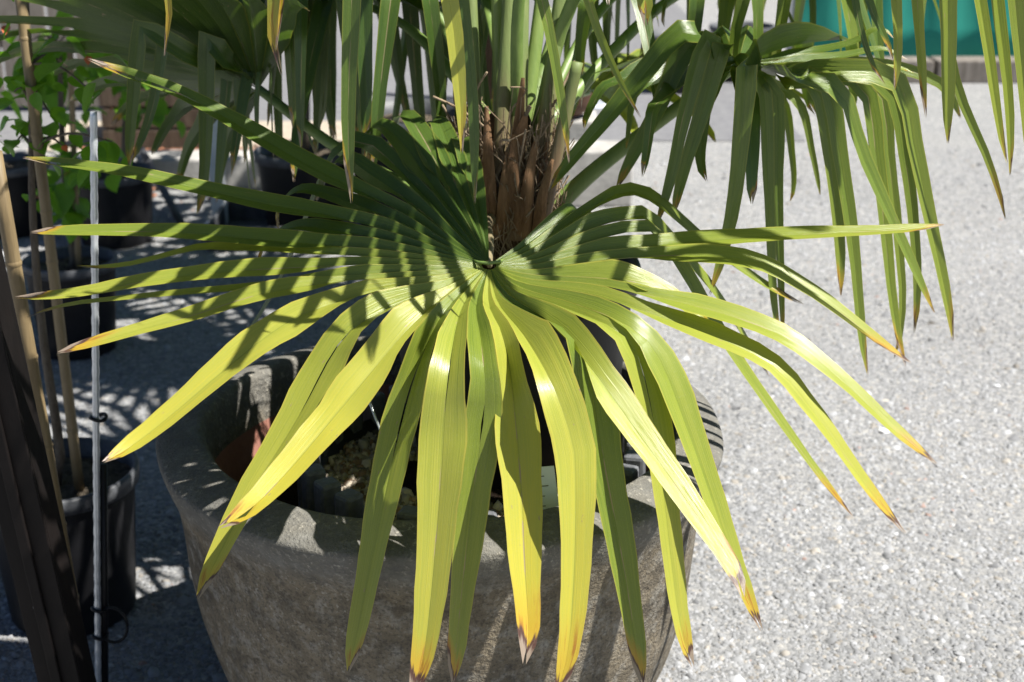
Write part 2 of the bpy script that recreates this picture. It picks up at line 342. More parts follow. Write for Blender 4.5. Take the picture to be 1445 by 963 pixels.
pebbles('gravel', np.stack([xx, yy], 1), rad, 0.0, np.clip(gcol * tone[:, None], .05, .66), label='loose grey crushed gravel spread over the yard', cat='gravel')

# ---------------------------------------------------------------- the concrete planter
PC = Vector((-0.113, 2.115, 0))
def wob(a, z): return 1 + 0.010 * math.sin(2 * a + 1.1) + 0.006 * math.sin(5 * a + 9 * z) + 0.004 * math.sin(11 * a - 14 * z)
def spl(prof, k=4):
    out = []
    for i in range(len(prof) - 1):
        p0 = prof[max(i - 1, 0)]; p1 = prof[i]; p2 = prof[i + 1]; p3 = prof[min(i + 2, len(prof) - 1)]
        for j in range(k):
            u = j / k; u2 = u * u; u3 = u2 * u
            out.append(tuple(0.5 * (2 * p1[d] + (p2[d] - p0[d]) * u + (2 * p0[d] - 5 * p1[d] + 4 * p2[d] - p3[d]) * u2 + (3 * p1[d] - p0[d] - 3 * p2[d] + p3[d]) * u3) for d in range(2)))
    out.append(prof[-1]); return out
pl = empty('concrete_planter', PC); tag(pl, 'large round weathered concrete planter with thick rolled rim, the palm standing in it', 'planter')
b = MB(); b.lathe(spl([(0.02, 0.0), (0.28, 0.002), (0.302, 0.02), (0.335, 0.09), (0.372, 0.18), (0.398, 0.28), (0.412, 0.38), (0.420, 0.46), (0.428, 0.505), (0.437, 0.53)]), 96, PC, wob); b.build('body', M['planter'], pl)
b = MB(); b.lathe(spl([(0.4355, 0.527), (0.443, 0.545), (0.4505, 0.566), (0.4535, 0.580), (0.449, 0.588), (0.430, 0.596), (0.405, 0.603), (0.387, 0.605), (0.379, 0.600), (0.376, 0.585), (0.374, 0.51)]), 96, PC, wob); b.build('rim', M['planter'], pl)
b = MB(); b.lathe(spl([(0.376, 0.525), (0.370, 0.49), (0.362, 0.43), (0.352, 0.37)]), 96, PC, wob); b.build('inner_lining', M['clay'], pl)
b = MB(); nr, na = 14, 64; vv = [(PC.x, PC.y, 0.43)]; ff = []
for j in range(1, nr + 1):
    for k in range(na):
        a = 2 * math.pi * k / na; r = 0.368 * j / nr
        vv.append((PC.x + r * math.cos(a), PC.y + r * math.sin(a), 0.435 + random.uniform(-.012, .012)))
for k in range(na): ff.append((0, 1 + k, 1 + (k + 1) % na))
for j in range(nr - 1):
    for k in range(na):
        k2 = (k + 1) % na; ff.append((1 + j * na + k, 1 + (j + 1) * na + k, 1 + (j + 1) * na + k2, 1 + j * na + k2))
b.add(vv, ff); b.build('soil', M['soil'], pl)

# ribbed black tub standing inside the planter
TC = Vector((-0.065, 2.075, 0)); TR = 0.262
tub = empty('ribbed_tub', TC + Vector((0, 0, 0.43))); tag(tub, 'black ribbed plastic tub with dusty castellated edge set inside the concrete planter', 'tub')
b = MB(); b.lathe([(TR - .03, .43), (TR - .004, .535), (TR - .012, .537), (TR - .036, .44)], 64, TC); b.build('wall', M['bplastic'], tub)
nb = 30; rib = MB(); rib.box((0, 0, 0), (0.034, 0.034, 0.13)); rm = rib.mesh('rib', False); rm.materials.append(M['ribgrey'])
for k in range(nb):
    a = 2 * math.pi * k / nb; o = link('rib', rm, None, tub)
    o.matrix_basis = Matrix.Translation((TC.x + (TR + 0.002) * math.cos(a), TC.y + (TR + .002) * math.sin(a), 0.512)) @ Matrix.Rotation(a, 4, 'Z')
    md = o.modifiers.new('bevel', 'BEVEL'); md.width = 0.006; md.segments = 2
n = 6500; a = RNG.uniform(0, 6.28, n); r = np.sqrt(RNG.uniform(0.25, 1, n)) * (TR - 0.018); xy = np.stack([TC.x + r * np.cos(a), TC.y + r * np.sin(a)], 1)
cc = np.clip(RNG.normal(0.33, 0.12, n), .06, .62)[:, None] * np.array([[1.08, 0.93, 0.74]]) * np.where(RNG.random((n, 1)) < .3, np.array([[.75, .55, .42]]), 1.0)
pebbles('pebble_mulch', xy, np.clip(RNG.lognormal(math.log(.0046), .35, n), .002, .012), RNG.uniform(0.506, 0.514, n), cc, 0.75, 'pale pebble mulch filling the ribbed tub inside the planter', 'pebbles', 0.1)
b = MB(); b.lathe([(0.01, .507), (TR - .012, .507)], 48, TC); b.build('soil', M['soil'], tub)

# the palm's own black nursery pot standing in the tub
KC = Vector((0.0, 2.19, 0))
kp = empty('nursery_pot', KC + Vector((0, 0, 0.50))); tag(kp, 'big black plastic nursery pot holding the palm, standing up out of the planter', 'pot')
b = MB(); b.lathe([(0.158, .508), (0.176, .60), (0.190, .72), (0.198, .81)], 64, KC); b.build('wall', M['bplastic'], kp)
b = MB(); b.lathe([(0.197, .800), (0.207, .802), (0.209, .835), (0.206, .842), (0.197, .842), (0.195, .80)], 64, KC); b.build('rim', M['bplastic'], kp)
b = MB(); vv = [(KC.x, KC.y, .858)]; ff = []; nr, na = 12, 48
for j in range(1, nr + 1):
    for k in range(na):
        a = 2 * math.pi * k / na; r = 0.195 * j / nr
        vv.append((KC.x + r * math.cos(a), KC.y + r * math.sin(a), 0.855 - 0.04 * (j / nr) ** 2 + random.uniform(-.007, .007)))
for k in range(na): ff.append((0, 1 + k, 1 + (k + 1) % na))
for j in range(nr - 1):
    for k in range(na):
        k2 = (k + 1) % na; ff.append((1 + j * na + k, 1 + (j + 1) * na + k, 1 + (j + 1) * na + k2, 1 + j * na + k2))
b.add(vv, ff); b.build('soil', M['coir'], kp)

def stone(name, c, r, label, sq=0.7, mat='stone'):
    bm = bmesh.new(); bmesh.ops.create_icosphere(bm, subdivisions=2, radius=r)
    for v in bm.verts:
        v.co *= 1 + random.uniform(-.13, .13); v.co.z *= sq
    me = bpy.data.meshes.new(name); bm.to_mesh(me); bm.free()
    o = link(name, me, M[mat]); o.location = c; o.rotation_euler.z = random.uniform(0, 6); return tag(o, label, 'stone')
stone('stone', (0.045, 2.245, 0.868), 0.017, 'pale stone lying on the brown soil beside the palm trunk')
stone('stone', (0.068, 2.235, 0.858), 0.010, 'small white chip of stone beside the pale stone at the trunk')
stone('stone', tuple(P(660, 625, 2.00)), 0.013, 'pale stone in the dark pot behind the front leaflets')

tg = MB(); c0 = P(765, 760, 1.80); c1 = P(757, 660, 1.845); wv = Vector((0.030, 0.006, 0)); 
tg.add([c0, c0 + wv, c1 + wv * 0.85, c1, c0 + Vector((0, .0015, 0)), c0 + wv + Vector((0, .0015, 0)), c1 + wv * .85 + Vector((0, .0015, 0)), c1 + Vector((0, .0015, 0))],
       [(0, 1, 2, 3), (7, 6, 5, 4), (0, 4, 5, 1), (1, 5, 6, 2), (2, 6, 7, 3), (3, 7, 4, 0)])
pt = tg.build('plant_tag', M['tag'], smooth=False); tag(pt, 'pale blue white plastic plant tag stuck in the planter soil', 'tag')
b = MB()
for k in range(4):
    q = c0.lerp(c1, 0.45 + 0.14 * k) + wv * 0.10 + Vector((0, -.0014, 0)); ln = wv * random.uniform(.2, .5); up = (c1 - c0).normalized() * 0.0011
    b.add([q, q + ln, q + ln + up, q + up], [(0, 1, 2, 3)])
b.build('print', M['bplastic'], pt, smooth=False)
b = MB(); b.tube([P(514, 548, 2.02), P(528, 585, 2.0), P(546, 632, 1.97)], 0.0022, 6); tag(b.build('wire', M['steel']), 'thin bright wire rising from the ribbed tub', 'wire')

# ---------------------------------------------------------------- palm
palm = empty('fan_palm', KC + Vector((0, 0, 0.85))); tag(palm, 'fan palm with wide pleated yellow green leaves growing in the black pot', 'palm')
CROWN = Vector((0.0, 2.20, 1.02))
TB = Vector((-0.005, 2.195, 0.845))
b = MB(); nn = 40; prof = []
for j in range(14):
    u = j / 13; prof.append(((0.060 + 0.010 * math.sin(u * 3)) * (1 - .55 * u ** 2.5), 0.84 + 0.24 * u))
b.lathe(prof, nn, (TB.x, TB.y, 0), lambda a, z: 1 + 0.10 * math.sin(7 * a + 30 * z) + 0.06 * math.sin(13 * a - 40 * z), True)
trunk = b.build('trunk', M['fibre'], palm)
def strip(pts, w, n0=Vector((0, -1, .2)), curl=0.35):
    m = MB(); k = len(pts); N_ = n0
    vv = []
    for i, p in enumerate(pts):
        T = (Vector(pts[min(i + 1, k - 1)]) - Vector(pts[max(i - 1, 0)])).normalized(); N_ = (N_ - T * N_.dot(T)).normalized(); B = T.cross(N_)
        ww = w * (1 - 0.75 * (i / (k - 1)) ** 2)
        for u in (-1, -.4, .4, 1): vv.append(Vector(p) + B * u * ww - N_ * ww * curl * u * u)
    m.add(vv, [(i * 4 + q, i * 4 + q + 1, i * 4 + q + 5, i * 4 + q + 4) for i in range(k - 1) for q in range(3)]); return m
def smooth(pts, n):
    pts = [Vector(p) for p in pts]; out = []
    e = [pts[0] * 2 - pts[1]] + pts + [pts[-1] * 2 - pts[-2]]
    dense = []
    for i in range(1, len(e) - 2):
        p0, p1, p2, p3 = e[i - 1], e[i], e[i + 1], e[i + 2]
        for j in range(10):
            u = j / 10; dense.append(0.5 * (2 * p1 + (p2 - p0) * u + (2 * p0 - 5 * p1 + 4 * p2 - p3) * u * u + (3 * p1 - p0 - 3 * p2 + p3) * u ** 3))
    dense.append(pts[-1])
    L = [0]
    for i in range(1, len(dense)): L.append(L[-1] + (dense[i] - dense[i - 1]).length)
    def at(s):
        s = max(0, min(s, L[-1])); lo = 0
        hi = len(L) - 1
        while hi - lo > 1:
            mid = (lo + hi) // 2
            if L[mid] <= s: lo = mid
            else: hi = mid
        d = L[hi] - L[lo]; return dense[lo].lerp(dense[hi], (s - L[lo]) / d if d > 1e-9 else 0)
    if n is None: return at, L[-1]
    return [at(L[-1] * i / (n - 1)) for i in range(n)]
for k in range(26):                                       # old leaf sheaths wrapping the trunk
    a = random.uniform(0, 6.28); z0 = random.uniform(.86, 1.02); r0 = 0.066; h = random.uniform(.06, .16)
    d = Vector((math.cos(a), math.sin(a), 0)); s_ = d.cross(Vector((0, 0, 1))) * random.uniform(-.03, .03)
    p0 = TB + d * r0; p0.z = z0
    pts = smooth([p0, p0 + d * .006 + s_ * .5 + Vector((0, 0, h * .5)), p0 + d * random.uniform(0, .022) + s_ + Vector((0, 0, h))], 7)
    strip(pts, random.uniform(.009, .018), d).build('sheath', M['sheath'], trunk)
for x, y0, y1, w_, ln in ((668, 330, 205, .013, -6), (690, 335, 150, .012, -4), (708, 340, 215, .010, 8), (722, 335, 190, .014, 4), (742, 335, 200, .013, 14), (760, 330, 225, .010, 20), (680, 330, 240, .012, -2), (734, 338, 250, .012, -10), (655, 320, 245, .010, -10)):
    pts = smooth([P(x, y0, 2.115), P(x + ln * .3, (y0 + y1) / 2, 2.10), P(x + ln, y1, 2.115)], 9)
    strip(pts, w_, Vector((random.uniform(-.3, .3), -1, .1)), .5).build('sheath', M['sheath'], trunk)
for k in range(46):                                       # loose curly fibres
    a = random.uniform(-3.6, 0.6); z0 = random.uniform(.86, 1.12); d = Vector((math.cos(a), math.sin(a), 0)); s_ = d.cross(Vector((0, 0, 1)))
    p0 = TB + d * 0.055; p0.z = z0
    q1 = p0 + d * random.uniform(.01, .035) + s_ * random.uniform(-.012, .012) + Vector((0, 0, random.uniform(-.02, .08)))
    q2 = q1 + d * random.uniform(-.01, .04) + s_ * random.uniform(-.03, .03) + Vector((0, 0, random.uniform(-.02, .07)))
    b = MB(); b.tube(smooth([p0, q1, q2], 8), [random.uniform(.0008, .0022)] * 8, 5); b.build('fibre', M['strand'], trunk)
for pts, w in (([(690, 320), (694, 270), (716, 215), (748, 150)], .0035), ([(735, 300), (752, 270), (772, 245), (765, 225)], .0022), ([(712, 330), (735, 285), (770, 262)], .003), ([(660, 300), (672, 250), (668, 215)], .004)):
    b = MB(); b.tube(smooth([P(x, y, 2.13) for x, y in pts], 12), w, 6); b.build('fibre', M['strand'], trunk)

b = MB()                                                  # the hairy mat of old fibre
for k in range(620):
    a = random.uniform(-3.7, .7); z0 = random.uniform(.85, 1.05); d = Vector((math.cos(a), math.sin(a), 0)); s_ = d.cross(Vector((0, 0, 1)))
    p0 = TB + d * (random.uniform(.058, .085)); p0.z = z0; up = random.choice((1, 1, 1, -.6)) * random.uniform(.03, .09); sw = random.gauss(0, .012)
    b.tube([p0, p0 + d * random.uniform(.0, .012) + s_ * sw + Vector((0, 0, up * .5)), p0 + d * random.uniform(-.004, .024) + s_ * (sw * 2 + random.gauss(0, .008)) + Vector((0, 0, up))], random.uniform(.0004, .0010), 4, caps=False)
o = b.build('fibre_mat', M['strand'], trunk); o['kind'] = 'stuff'
def petiole(name, pts, r0, r1, mat='petiole', parent=None):
    st = smooth(pts, 18); b = MB()
    b.tube(st, [r0 + (r1 - r0) * (i / 17) ** 0.7 for i in range(18)], 8, 0.62)
    return b.build(name, M[mat], parent)

NCOL = 8; US = (-1, -.66, -.30, -1e-6, 1e-6, .30, .66, 1)
def leaflet_geo(C, N0, WL, WR, FO, face=None, twist=0.0, notch=0.05, EL=None, ER=None, nf=0, split=None):
    """C: stations along the midrib; WL/WR: half widths; FO: fold height ratio. Returns verts, faces, uv"""
    n = len(C); V = []; UVv = []; N_ = N0.copy()
    L = [0.0]
    for i in range(1, n): L.append(L[-1] + (C[i] - C[i - 1]).length)
    fr = []
    for i in range(n):
        T = (C[min(i + 1, n - 1)] - C[max(i - 1, 0)]).normalized()
        N_ = N_ - T * N_.dot(T)
        if face is not None:
            k = min(1, max(0, (L[i] / L[-1] - 0.15) / 0.3)); f2 = face - T * face.dot(T); N_ = N_.normalized() * (1 - k) + f2.normalized() * k
        N_.normalize(); fr.append((T, N_.copy()))
    for i in range(n):
        T, Nn = fr[i]
        if twist: Nn = Quaternion(T, twist * (L[i] / L[-1]) ** 1.5) @ Nn
        B = T.cross(Nn); s = L[i] / L[-1]
        for u in US:
            w = WL[i] if u < 0 else WR[i]
            off = B * (u * w) + Nn * (FO[i] * w * abs(u))
            E = EL if u < 0 else ER
            if E:                                # pleats share their edge with the neighbour while fused
                k = 0.0 if i < nf else min(1.0, (i - nf + 1) / 4.0); k = k * k * (3 - 2 * k)
                if k < 1: off = (E[min(i, nf - 1)] * abs(u)) * (1 - k) + off * k
            p = C[i] + off
            if split and split[0] < s < split[1]:           # the blade has torn along its midrib
                gp = split[2] * math.sin(math.pi * min(1.0, (s - split[0]) / (split[1] - split[0]) * (.6 if split[1] > .99 else 1.0))) ** .7
                p = p + B * (math.copysign(gp, u) * (1 - abs(u)) ** 1.5) - Nn * (gp * .8 * (1 - abs(u)) ** 2)
            if i > n - 5:                                   # notched tip: the midrib stops short of the two points
                kk = (i - (n - 5)) / 4; p = p - T * (notch * (1 - abs(u)) ** 0.8 * kk)
            V.append(p); UVv.append((u * 0.5 + 0.5, s))
    F = [(i * NCOL + q, i * NCOL + q + 1, (i + 1) * NCOL + q + 1, (i + 1) * NCOL + q) for i in range(n - 1) for q in range(NCOL - 1) if q != 3]
    return V, F, UVv
def leaf_mesh(name, geos):
    V = []; F = []; U = []; T = []
    for (v, f, uv), tint in geos:
        o = len(V); V += v; F += [tuple(i + o for i in q) for q in f]; U += uv; T += [tint] * len(v)
    me = bpy.data.meshes.new(name); me.from_pydata([tuple(v) for v in V], [], F); me.update()
    me.polygons.foreach_set('use_smooth', [True] * len(me.polygons))
    vi = np.empty(len(me.loops), dtype=np.int32); me.loops.foreach_get('vertex_index', vi)
    ul = me.uv_layers.new(name='UVMap'); ul.data.foreach_set('uv', np.array(U, dtype=np.float32)[vi].ravel())
    ca = me.color_attributes.new('tint', 'FLOAT_COLOR', 'POINT'); ca.data.foreach_set('color', np.array([(a, b_, c_, 1) for a, b_, c_ in T], dtype=np.float32).ravel())
    me.materials.append(M['leaf']); return me

def fan(segs, N0, parent, fuse=0.20, nf=9, nl=17, joined=False, fold0=0.95, fold1=0.28):
    """segs: dicts in angular order with pts, w (full width m), yel, tip, face, twist, gap. Fused near the hub, free beyond."""
    S = []
    for g_ in segs:
        at, L = smooth(g_['pts'], None); lf = min(g_.get('fuse', fuse), L * 0.55)
        st = [lf * (0.06 + 0.94 * i / (nf - 1)) for i in range(nf)] + [lf + (L - lf) * i / nl for i in range(1, nl + 1)]
        S.append(dict(C=[at(s) for s in st], st=st, L=L, lf=lf, at=at))
    geos = []
    for i, g_ in enumerate(segs):
        s = S[i]; n = len(s['C']); W = [[], []]; ED = [None, None]
        for side, j in ((0, i - 1), (1, i + 1)):
            ok = 0 <= j < len(segs)
            if ok and (g_.get('gapL') and side == 0 or g_.get('gapR') and side == 1): ok = False
            half = g_['w'] / 2
            if ok:
                ED[side] = []
                for q in range(nf):
                    dv = S[j]['at'](s['st'][q]) - s['C'][q]; dl = min(dv.length, .10)
                    ED[side].append(dv.normalized() * (dl * .5) + N0 * (fold0 * .5 * dl * min(1.0, .45 + q / nf)))
            ang = g_.get('ang', 0.085)
            wf_end = None
            for q in range(n):
                sl = s['st'][q]
                if q < nf:
                    if ok:
                        d = (S[j]['at'](sl) - s['C'][q]).length * 0.5 * 1.02
                        w = min(d, half * 1.5 + 0.004)
                    else: w = min(sl * ang, half)
                    wf_end = w
                else:
                    u = (sl - s['lf']) / (s['L'] - s['lf'])
                    k = min(1, u / 0.30); k = k * k * (3 - 2 * k)
                    w = wf_end * (1 - k) + half * k
                    pw = max(.16, g_.get('tp', 0.45) - .30)
                    if u > pw: w *= 1 - (1 - g_.get('ew', 0.38)) * ((u - pw) / (1 - pw)) ** 1.12
                    if u > .91: w *= 1 - .84 * ((u - .91) / .09) ** 1.3
                w *= 1 + .035 * math.sin(sl * 38 + i * 1.7 + side) * min(1, sl / .25) + .02 * math.sin(sl * 95 + i * 2.9)
                W[side].append(w)
        FO = []
        for q in range(n):
            k = min(1, max(0, (s['st'][q] - s['lf'] * .7) / (0.12))); f_ = fold0 * (1 - k) + fold1 * k
            if g_.get('flat') is not None:
                d = (s['st'][q] / s['L'] - g_['flat']) / 0.06; f_ *= 1 - 0.85 * math.exp(-d * d)
            FO.append(f_)
        # the left half of frame B = T x N points to the clockwise neighbour; check which side is which
        T = (s['C'][3] - s['C'][1]).normalized(); B = T.cross(N0)
        j = i + 1 if i + 1 < len(segs) else i - 1
        dirn = (S[j]['C'][3] - s['C'][3]).dot(B) * (1 if i + 1 < len(segs) else -1)
        WL, WR = (W[0], W[1]) if dirn > 0 else (W[1], W[0])
        EL, ER = (ED[0], ED[1]) if dirn > 0 else (ED[1], ED[0])
        hook = Vector((random.gauss(0, 1), random.gauss(0, 1), random.gauss(0, .6))) * .004
        for q, kq in ((-1, 1.9), (-2, .8), (-3, .25)): s['C'][q] = s['C'][q] + hook * kq
        geo = leaflet_geo(s['C'], N0, WL, WR, FO, g_.get('face'), g_.get('twist', 0.0), g_.get('notch', 0.022) * random.uniform(.2, 1.6), EL, ER, nf, g_.get('split'))
        geos.append((geo, (g_['yel'], g_['tip'] * random.uniform(.5, 1.35), random.random())))
    if joined:
        me = leaf_mesh('leaflets', geos); o = link('leaflets', me, None, parent); o['kind'] = 'stuff'; return
    for ge in geos: link('leaflet', leaf_mesh('leaflet', [ge]), None, parent)

# ---- the low front frond, seen from above
HUB = P(690, 374, 1.85); PN = Vector((0, -0.40, 0.917)).normalized()
def main_seg(px, bend, ytip, w, yel, tip, **kw):
    """px: pixel path from near the hub to the tip; points up to index bend lie in the blade's plane, then it falls to depth ytip"""
    pts = [HUB]; n = len(px)
    pb = PL(*px[bend], HUB, PN); acc = [0]
    for k in range(bend + 1, n): acc.append(acc[-1] + math.hypot(px[k][0] - px[k - 1][0], px[k][1] - px[k - 1][1]))
    for k, (x, y) in enumerate(px):
        if k <= bend: pts.append(PL(x, y, HUB, PN))
        else: pts.append(P(x, y, pb.y + (ytip - pb.y) * (acc[k - bend] / acc[-1]) ** kw.get('pw', 1.0)))
    g_ = dict(pts=pts, w=w * 1.22, yel=yel, tip=tip); g_.update(kw); return g_
Q = main_seg
main = [
 Q([(684, 335), (672, 275), (660, 225), (650, 195), (652, 215), (655, 260)], 2, 2.20, .030, .16, .05, gapL=True),
 Q([(676, 330), (652, 265), (632, 205), (618, 172), (608, 175), (600, 215)], 3, 2.22, .036, .16, .05),
 Q([(668, 330), (632, 262), (600, 200), (575, 163), (562, 168), (556, 210)], 3, 2.22, .038, .15, .05),
 Q([(660, 330), (610, 262), (570, 205), (540, 178), (522, 186), (515, 230)], 3, 2.20, .040, .15, .05),
 Q([(652, 333), (592, 270), (545, 222), (510, 198), (480, 212), (455, 255), (395, 400), (318, 522)], 3, 2.20, .036, .16, .06),
 Q([(642, 337), (575, 283), (520, 245), (490, 226), (465, 240), (448, 290)], 3, 2.15, .036, .15, .05),
 Q([(632, 340), (560, 296), (440, 236), (330, 173), (240, 126), (122, 87)], 1, 2.04, .036, .22, .07, notch=.05, split=(.76, 1.0, .004)),
 Q([(628, 345), (560, 312), (490, 285), (430, 268), (400, 285), (385, 320)], 2, 2.05, .030, .18, .05),
 Q([(624, 351), (540, 324), (450, 301), (370, 287), (260, 262), (160, 241), (32, 224)], 1, 1.97, .034, .30, .05, notch=.03, split=(.90, 1.0, .004)),
 Q([(620, 356), (540, 338), (470, 325), (420, 320), (385, 335), (360, 372)], 2, 2.02, .030, .22, .06),
 Q([(618, 362), (510, 350), (400, 341), (250, 329), (130, 327), (28, 329)], 1, 1.90, .036, .36, .06),
 Q([(616, 368), (510, 362), (400, 352), (330, 350), (280, 350), (215, 366), (120, 388)], 1, 1.90, .017, .52, .08),
 Q([(616, 374), (520, 374), (420, 378), (320, 384), (210, 397), (120, 413), (20, 425)], 1, 1.82, .034, .52, .08),
 Q([(617, 381), (540, 386), (460, 395), (360, 405), (240, 415), (110, 428), (36, 441)], 2, 1.93, .014, .50, .12),
 Q([(618, 388), (540, 394), (480, 397), (370, 415), (270, 446), (190, 468), (70, 502)], 1, 1.74, .034, .58, .10),
 Q([(622, 395), (540, 410), (460, 432), (395, 462), (320, 520), (230, 596), (145, 663)], 2, 1.60, .050, .68, .07, flat=.5, notch=.015, tp=.55),
 Q([(628, 404), (560, 430), (500, 462), (465, 505), (420, 590), (350, 705), (278, 845)], 2, 1.56, .050, .62, .09, flat=.45, tp=.5, notch=.02, split=(.34, .56, .0010)),
 Q([(634, 412), (580, 460), (530, 518), (470, 590), (400, 672), (318, 755)], 1, 1.50, .050, .74, .08, flat=.6, tp=.62, notch=.02, split=(.93, 1.0, .003)),
 Q([(644, 420), (622, 448), (606, 478), (575, 560), (545, 690), (515, 840), (492, 955)], 1, 1.60, .044, .50, .05, flat=.35, split=(.30, .52, .0013), face=Vector((-.35, -1, .2)), tp=.5),
 Q([(656, 426), (642, 470), (633, 530), (627, 590), (620, 700), (606, 860), (590, 985)], 2, 1.52, .051, .66, .11, flat=.45, tp=.55, split=(.28, .40, .0006)),
 Q([(672, 430), (678, 475), (683, 525), (684, 570), (667, 700), (651, 840), (638, 962)], 2, 1.62, .044, .44, .07, flat=.42, split=(.38, .45, .0014), face=Vector((.3, -1, .2)), tp=.5),
 Q([(690, 430), (708, 470), (722, 540), (734, 670), (741, 810), (750, 938)], 1, 1.50, .050, .74, .14, tp=.55, notch=.02),
 Q([(702, 426), (740, 475), (778, 540), (804, 610), (812, 660), (810, 810), (797, 985)], 2, 1.50, .048, .72, .20, flat=.52, tp=.55),
 Q([(712, 420), (770, 452), (815, 475), (832, 520), (850, 640), (880, 800), (906, 968)], 1, 1.63, .046, .36, .08, face=Vector((.35, -1, .2)), tp=.5),
 Q([(720, 415), (770, 452), (830, 515), (915, 632), (1000, 752), (1066, 850)], 1, 1.48, .040, .60, .13, notch=.025, tp=.6),
 Q([(728, 410), (800, 436), (870, 466), (903, 510), (928, 630), (952, 830), (972, 957)], 2, 1.60, .046, .60, .08, flat=.38, tp=.45, split=(.40, .48, .0007)),
 Q([(734, 405), (815, 430), (890, 462), (930, 505), (972, 610), (1020, 750), (1069, 888)], 2, 1.60, .044, .50, .08, flat=.40, tp=.5),
 Q([(740, 399), (830, 415), (910, 440), (1000, 472), (1088, 514), (1140, 570), (1210, 670), (1269, 752)], 1, 1.64, .034, .60, .12, flat=.68, notch=.015, tp=.6),
 Q([(745, 393), (840, 402), (930, 420), (1030, 446), (1118, 481), (1180, 530), (1260, 605), (1323, 656)], 1, 1.66, .034, .52, .14, flat=.68, notch=.01, tp=.6),
 Q([(748, 387), (830, 392), (890, 398), (935, 412), (975, 440), (1010, 475)], 2, 1.80, .034, .50, .08),
 Q([(750, 380), (840, 370), (920, 362), (1000, 362), (1080, 374), (1130, 402), (1200, 452), (1276, 512)], 2, 1.80, .033, .48, .12, flat=.66, notch=.01, tp=.6),
 Q([(750, 373), (840, 356), (960, 343), (1100, 333), (1230, 327), (1335, 322)], 2, 1.86, .031, .46, .08, notch=.0, tp=.5),
 Q([(748, 367), (830, 342), (885, 328), (920, 327), (962, 378), (1010, 462), (1065, 545), (1130, 636), (1197, 729)], 3, 1.86, .028, .44, .13, notch=.01),
 Q([(745, 361), (820, 328), (880, 310), (915, 308), (965, 362), (1020, 430), (1085, 535)], 3, 2.00, .028, .42, .13),
 Q([(741, 355), (800, 318), (850, 285), (885, 270), (922, 282), (985, 334), (1048, 382), (1128, 433)], 3, 2.02, .030, .40, .16),
 Q([(736, 350), (770, 325), (800, 304), (815, 298), (828, 310), (835, 340)], 2, 2.10, .026, .30, .06, gapR=True),
]
fr = petiole('frond', [TB + Vector((0, -.05, .09)), P(690, 312, 2.10), P(692, 340, 1.97), HUB + Vector((0, .012, -.002))], .012, .0072, 'petiole_brown', palm)
has = MB(); has.tube([HUB + Vector((-.022, .010, .004)), HUB + Vector((-.014, -.008, .006)), HUB + Vector((0, -.012, .006)), HUB + Vector((.014, -.006, .006)), HUB + Vector((.020, .012, .004))], [.0012, .0022, .0026, .0022, .0012], 8); has.build('hastula', M['petiole'], fr)
fan(main, PN, fr, fuse=0.17)

# ---- generic frond
def frond(hub, fwd, nrm, base, n=26, L=0.55, bend=0.30, hang=0.8, yel=0.3, tip=0.06, spread=150, w=.036, joined=False, extra=(), pr=(.013, .007), mid=None, jitter=.08, mat='petiole', skip=None, fusek=.72):
    fwd = fwd.normalized(); nrm = (nrm - fwd * nrm.dot(fwd)).normalized(); side = fwd.cross(nrm)
    if mid is None: mid = base.lerp(hub, .5) + Vector((0, 0, .05))
    f_ = petiole('frond', [base, mid, hub], pr[0], pr[1], mat, palm)
    segs = []
    for k in range(n):
        th = R(spread) * (2 * k / (n - 1) - 1)
        if skip and skip[0] < math.degrees(th) < skip[1]: continue
        d = fwd * math.cos(th) + side * math.sin(th)
        LL = L * (0.72 + 0.28 * math.cos(th * .55)) * random.uniform(.9, 1.08); bb = bend * random.uniform(.8, 1.25); h = min(.97, hang * random.uniform(.75, 1.2))
        p1 = hub + d * (bb * .5) + nrm * .01; p2 = hub + d * bb; dd = (d * (1 - h) + Vector((0, 0, -1)) * h + side * random.uniform(-jitter, jitter)).normalized()
        rem = LL - bb; p3 = p2 + (d * .6 + dd * .4).normalized() * (rem * .12)
        p4 = p3 + dd * (rem * .45); p5 = p4 + (dd + Vector((0, 0, -.25))).normalized() * (rem * .43)
        segs.append(dict(pts=[hub, p1, p2, p3, p4, p5], w=w * random.uniform(.85, 1.1), yel=yel * random.uniform(.7, 1.25), tip=tip * random.uniform(.6, 1.6), tp=.5, flat=bb / LL, twist=random.uniform(-.5, .5)))
    fan(segs, nrm, f_, fuse=bend * fusek, nf=5, nl=11, joined=joined)
    for e in extra:
        fan([e], e.get('n0', nrm), f_, fuse=.05, nf=3, nl=16)
    return f_
def hangseg(hub, px, Y, w, yel, tip, Yt=None, face=None, **kw):
    """a free leaflet falling from hub over the first pixel to the tip"""
    Yt = Y if Yt is None else Yt; n = len(px); pts = [hub]
    p0 = P(*px[0], Y)
    for k, (x, y) in enumerate(px): pts.append(P(x, y, Y + (Yt - Y) * k / (n - 1)))
    g_ = dict(pts=pts, w=w, yel=yel, tip=tip, face=face or Vector((random.uniform(-.4, .5), -1, .15)), tp=.55, notch=.012); g_.update(kw); return g_

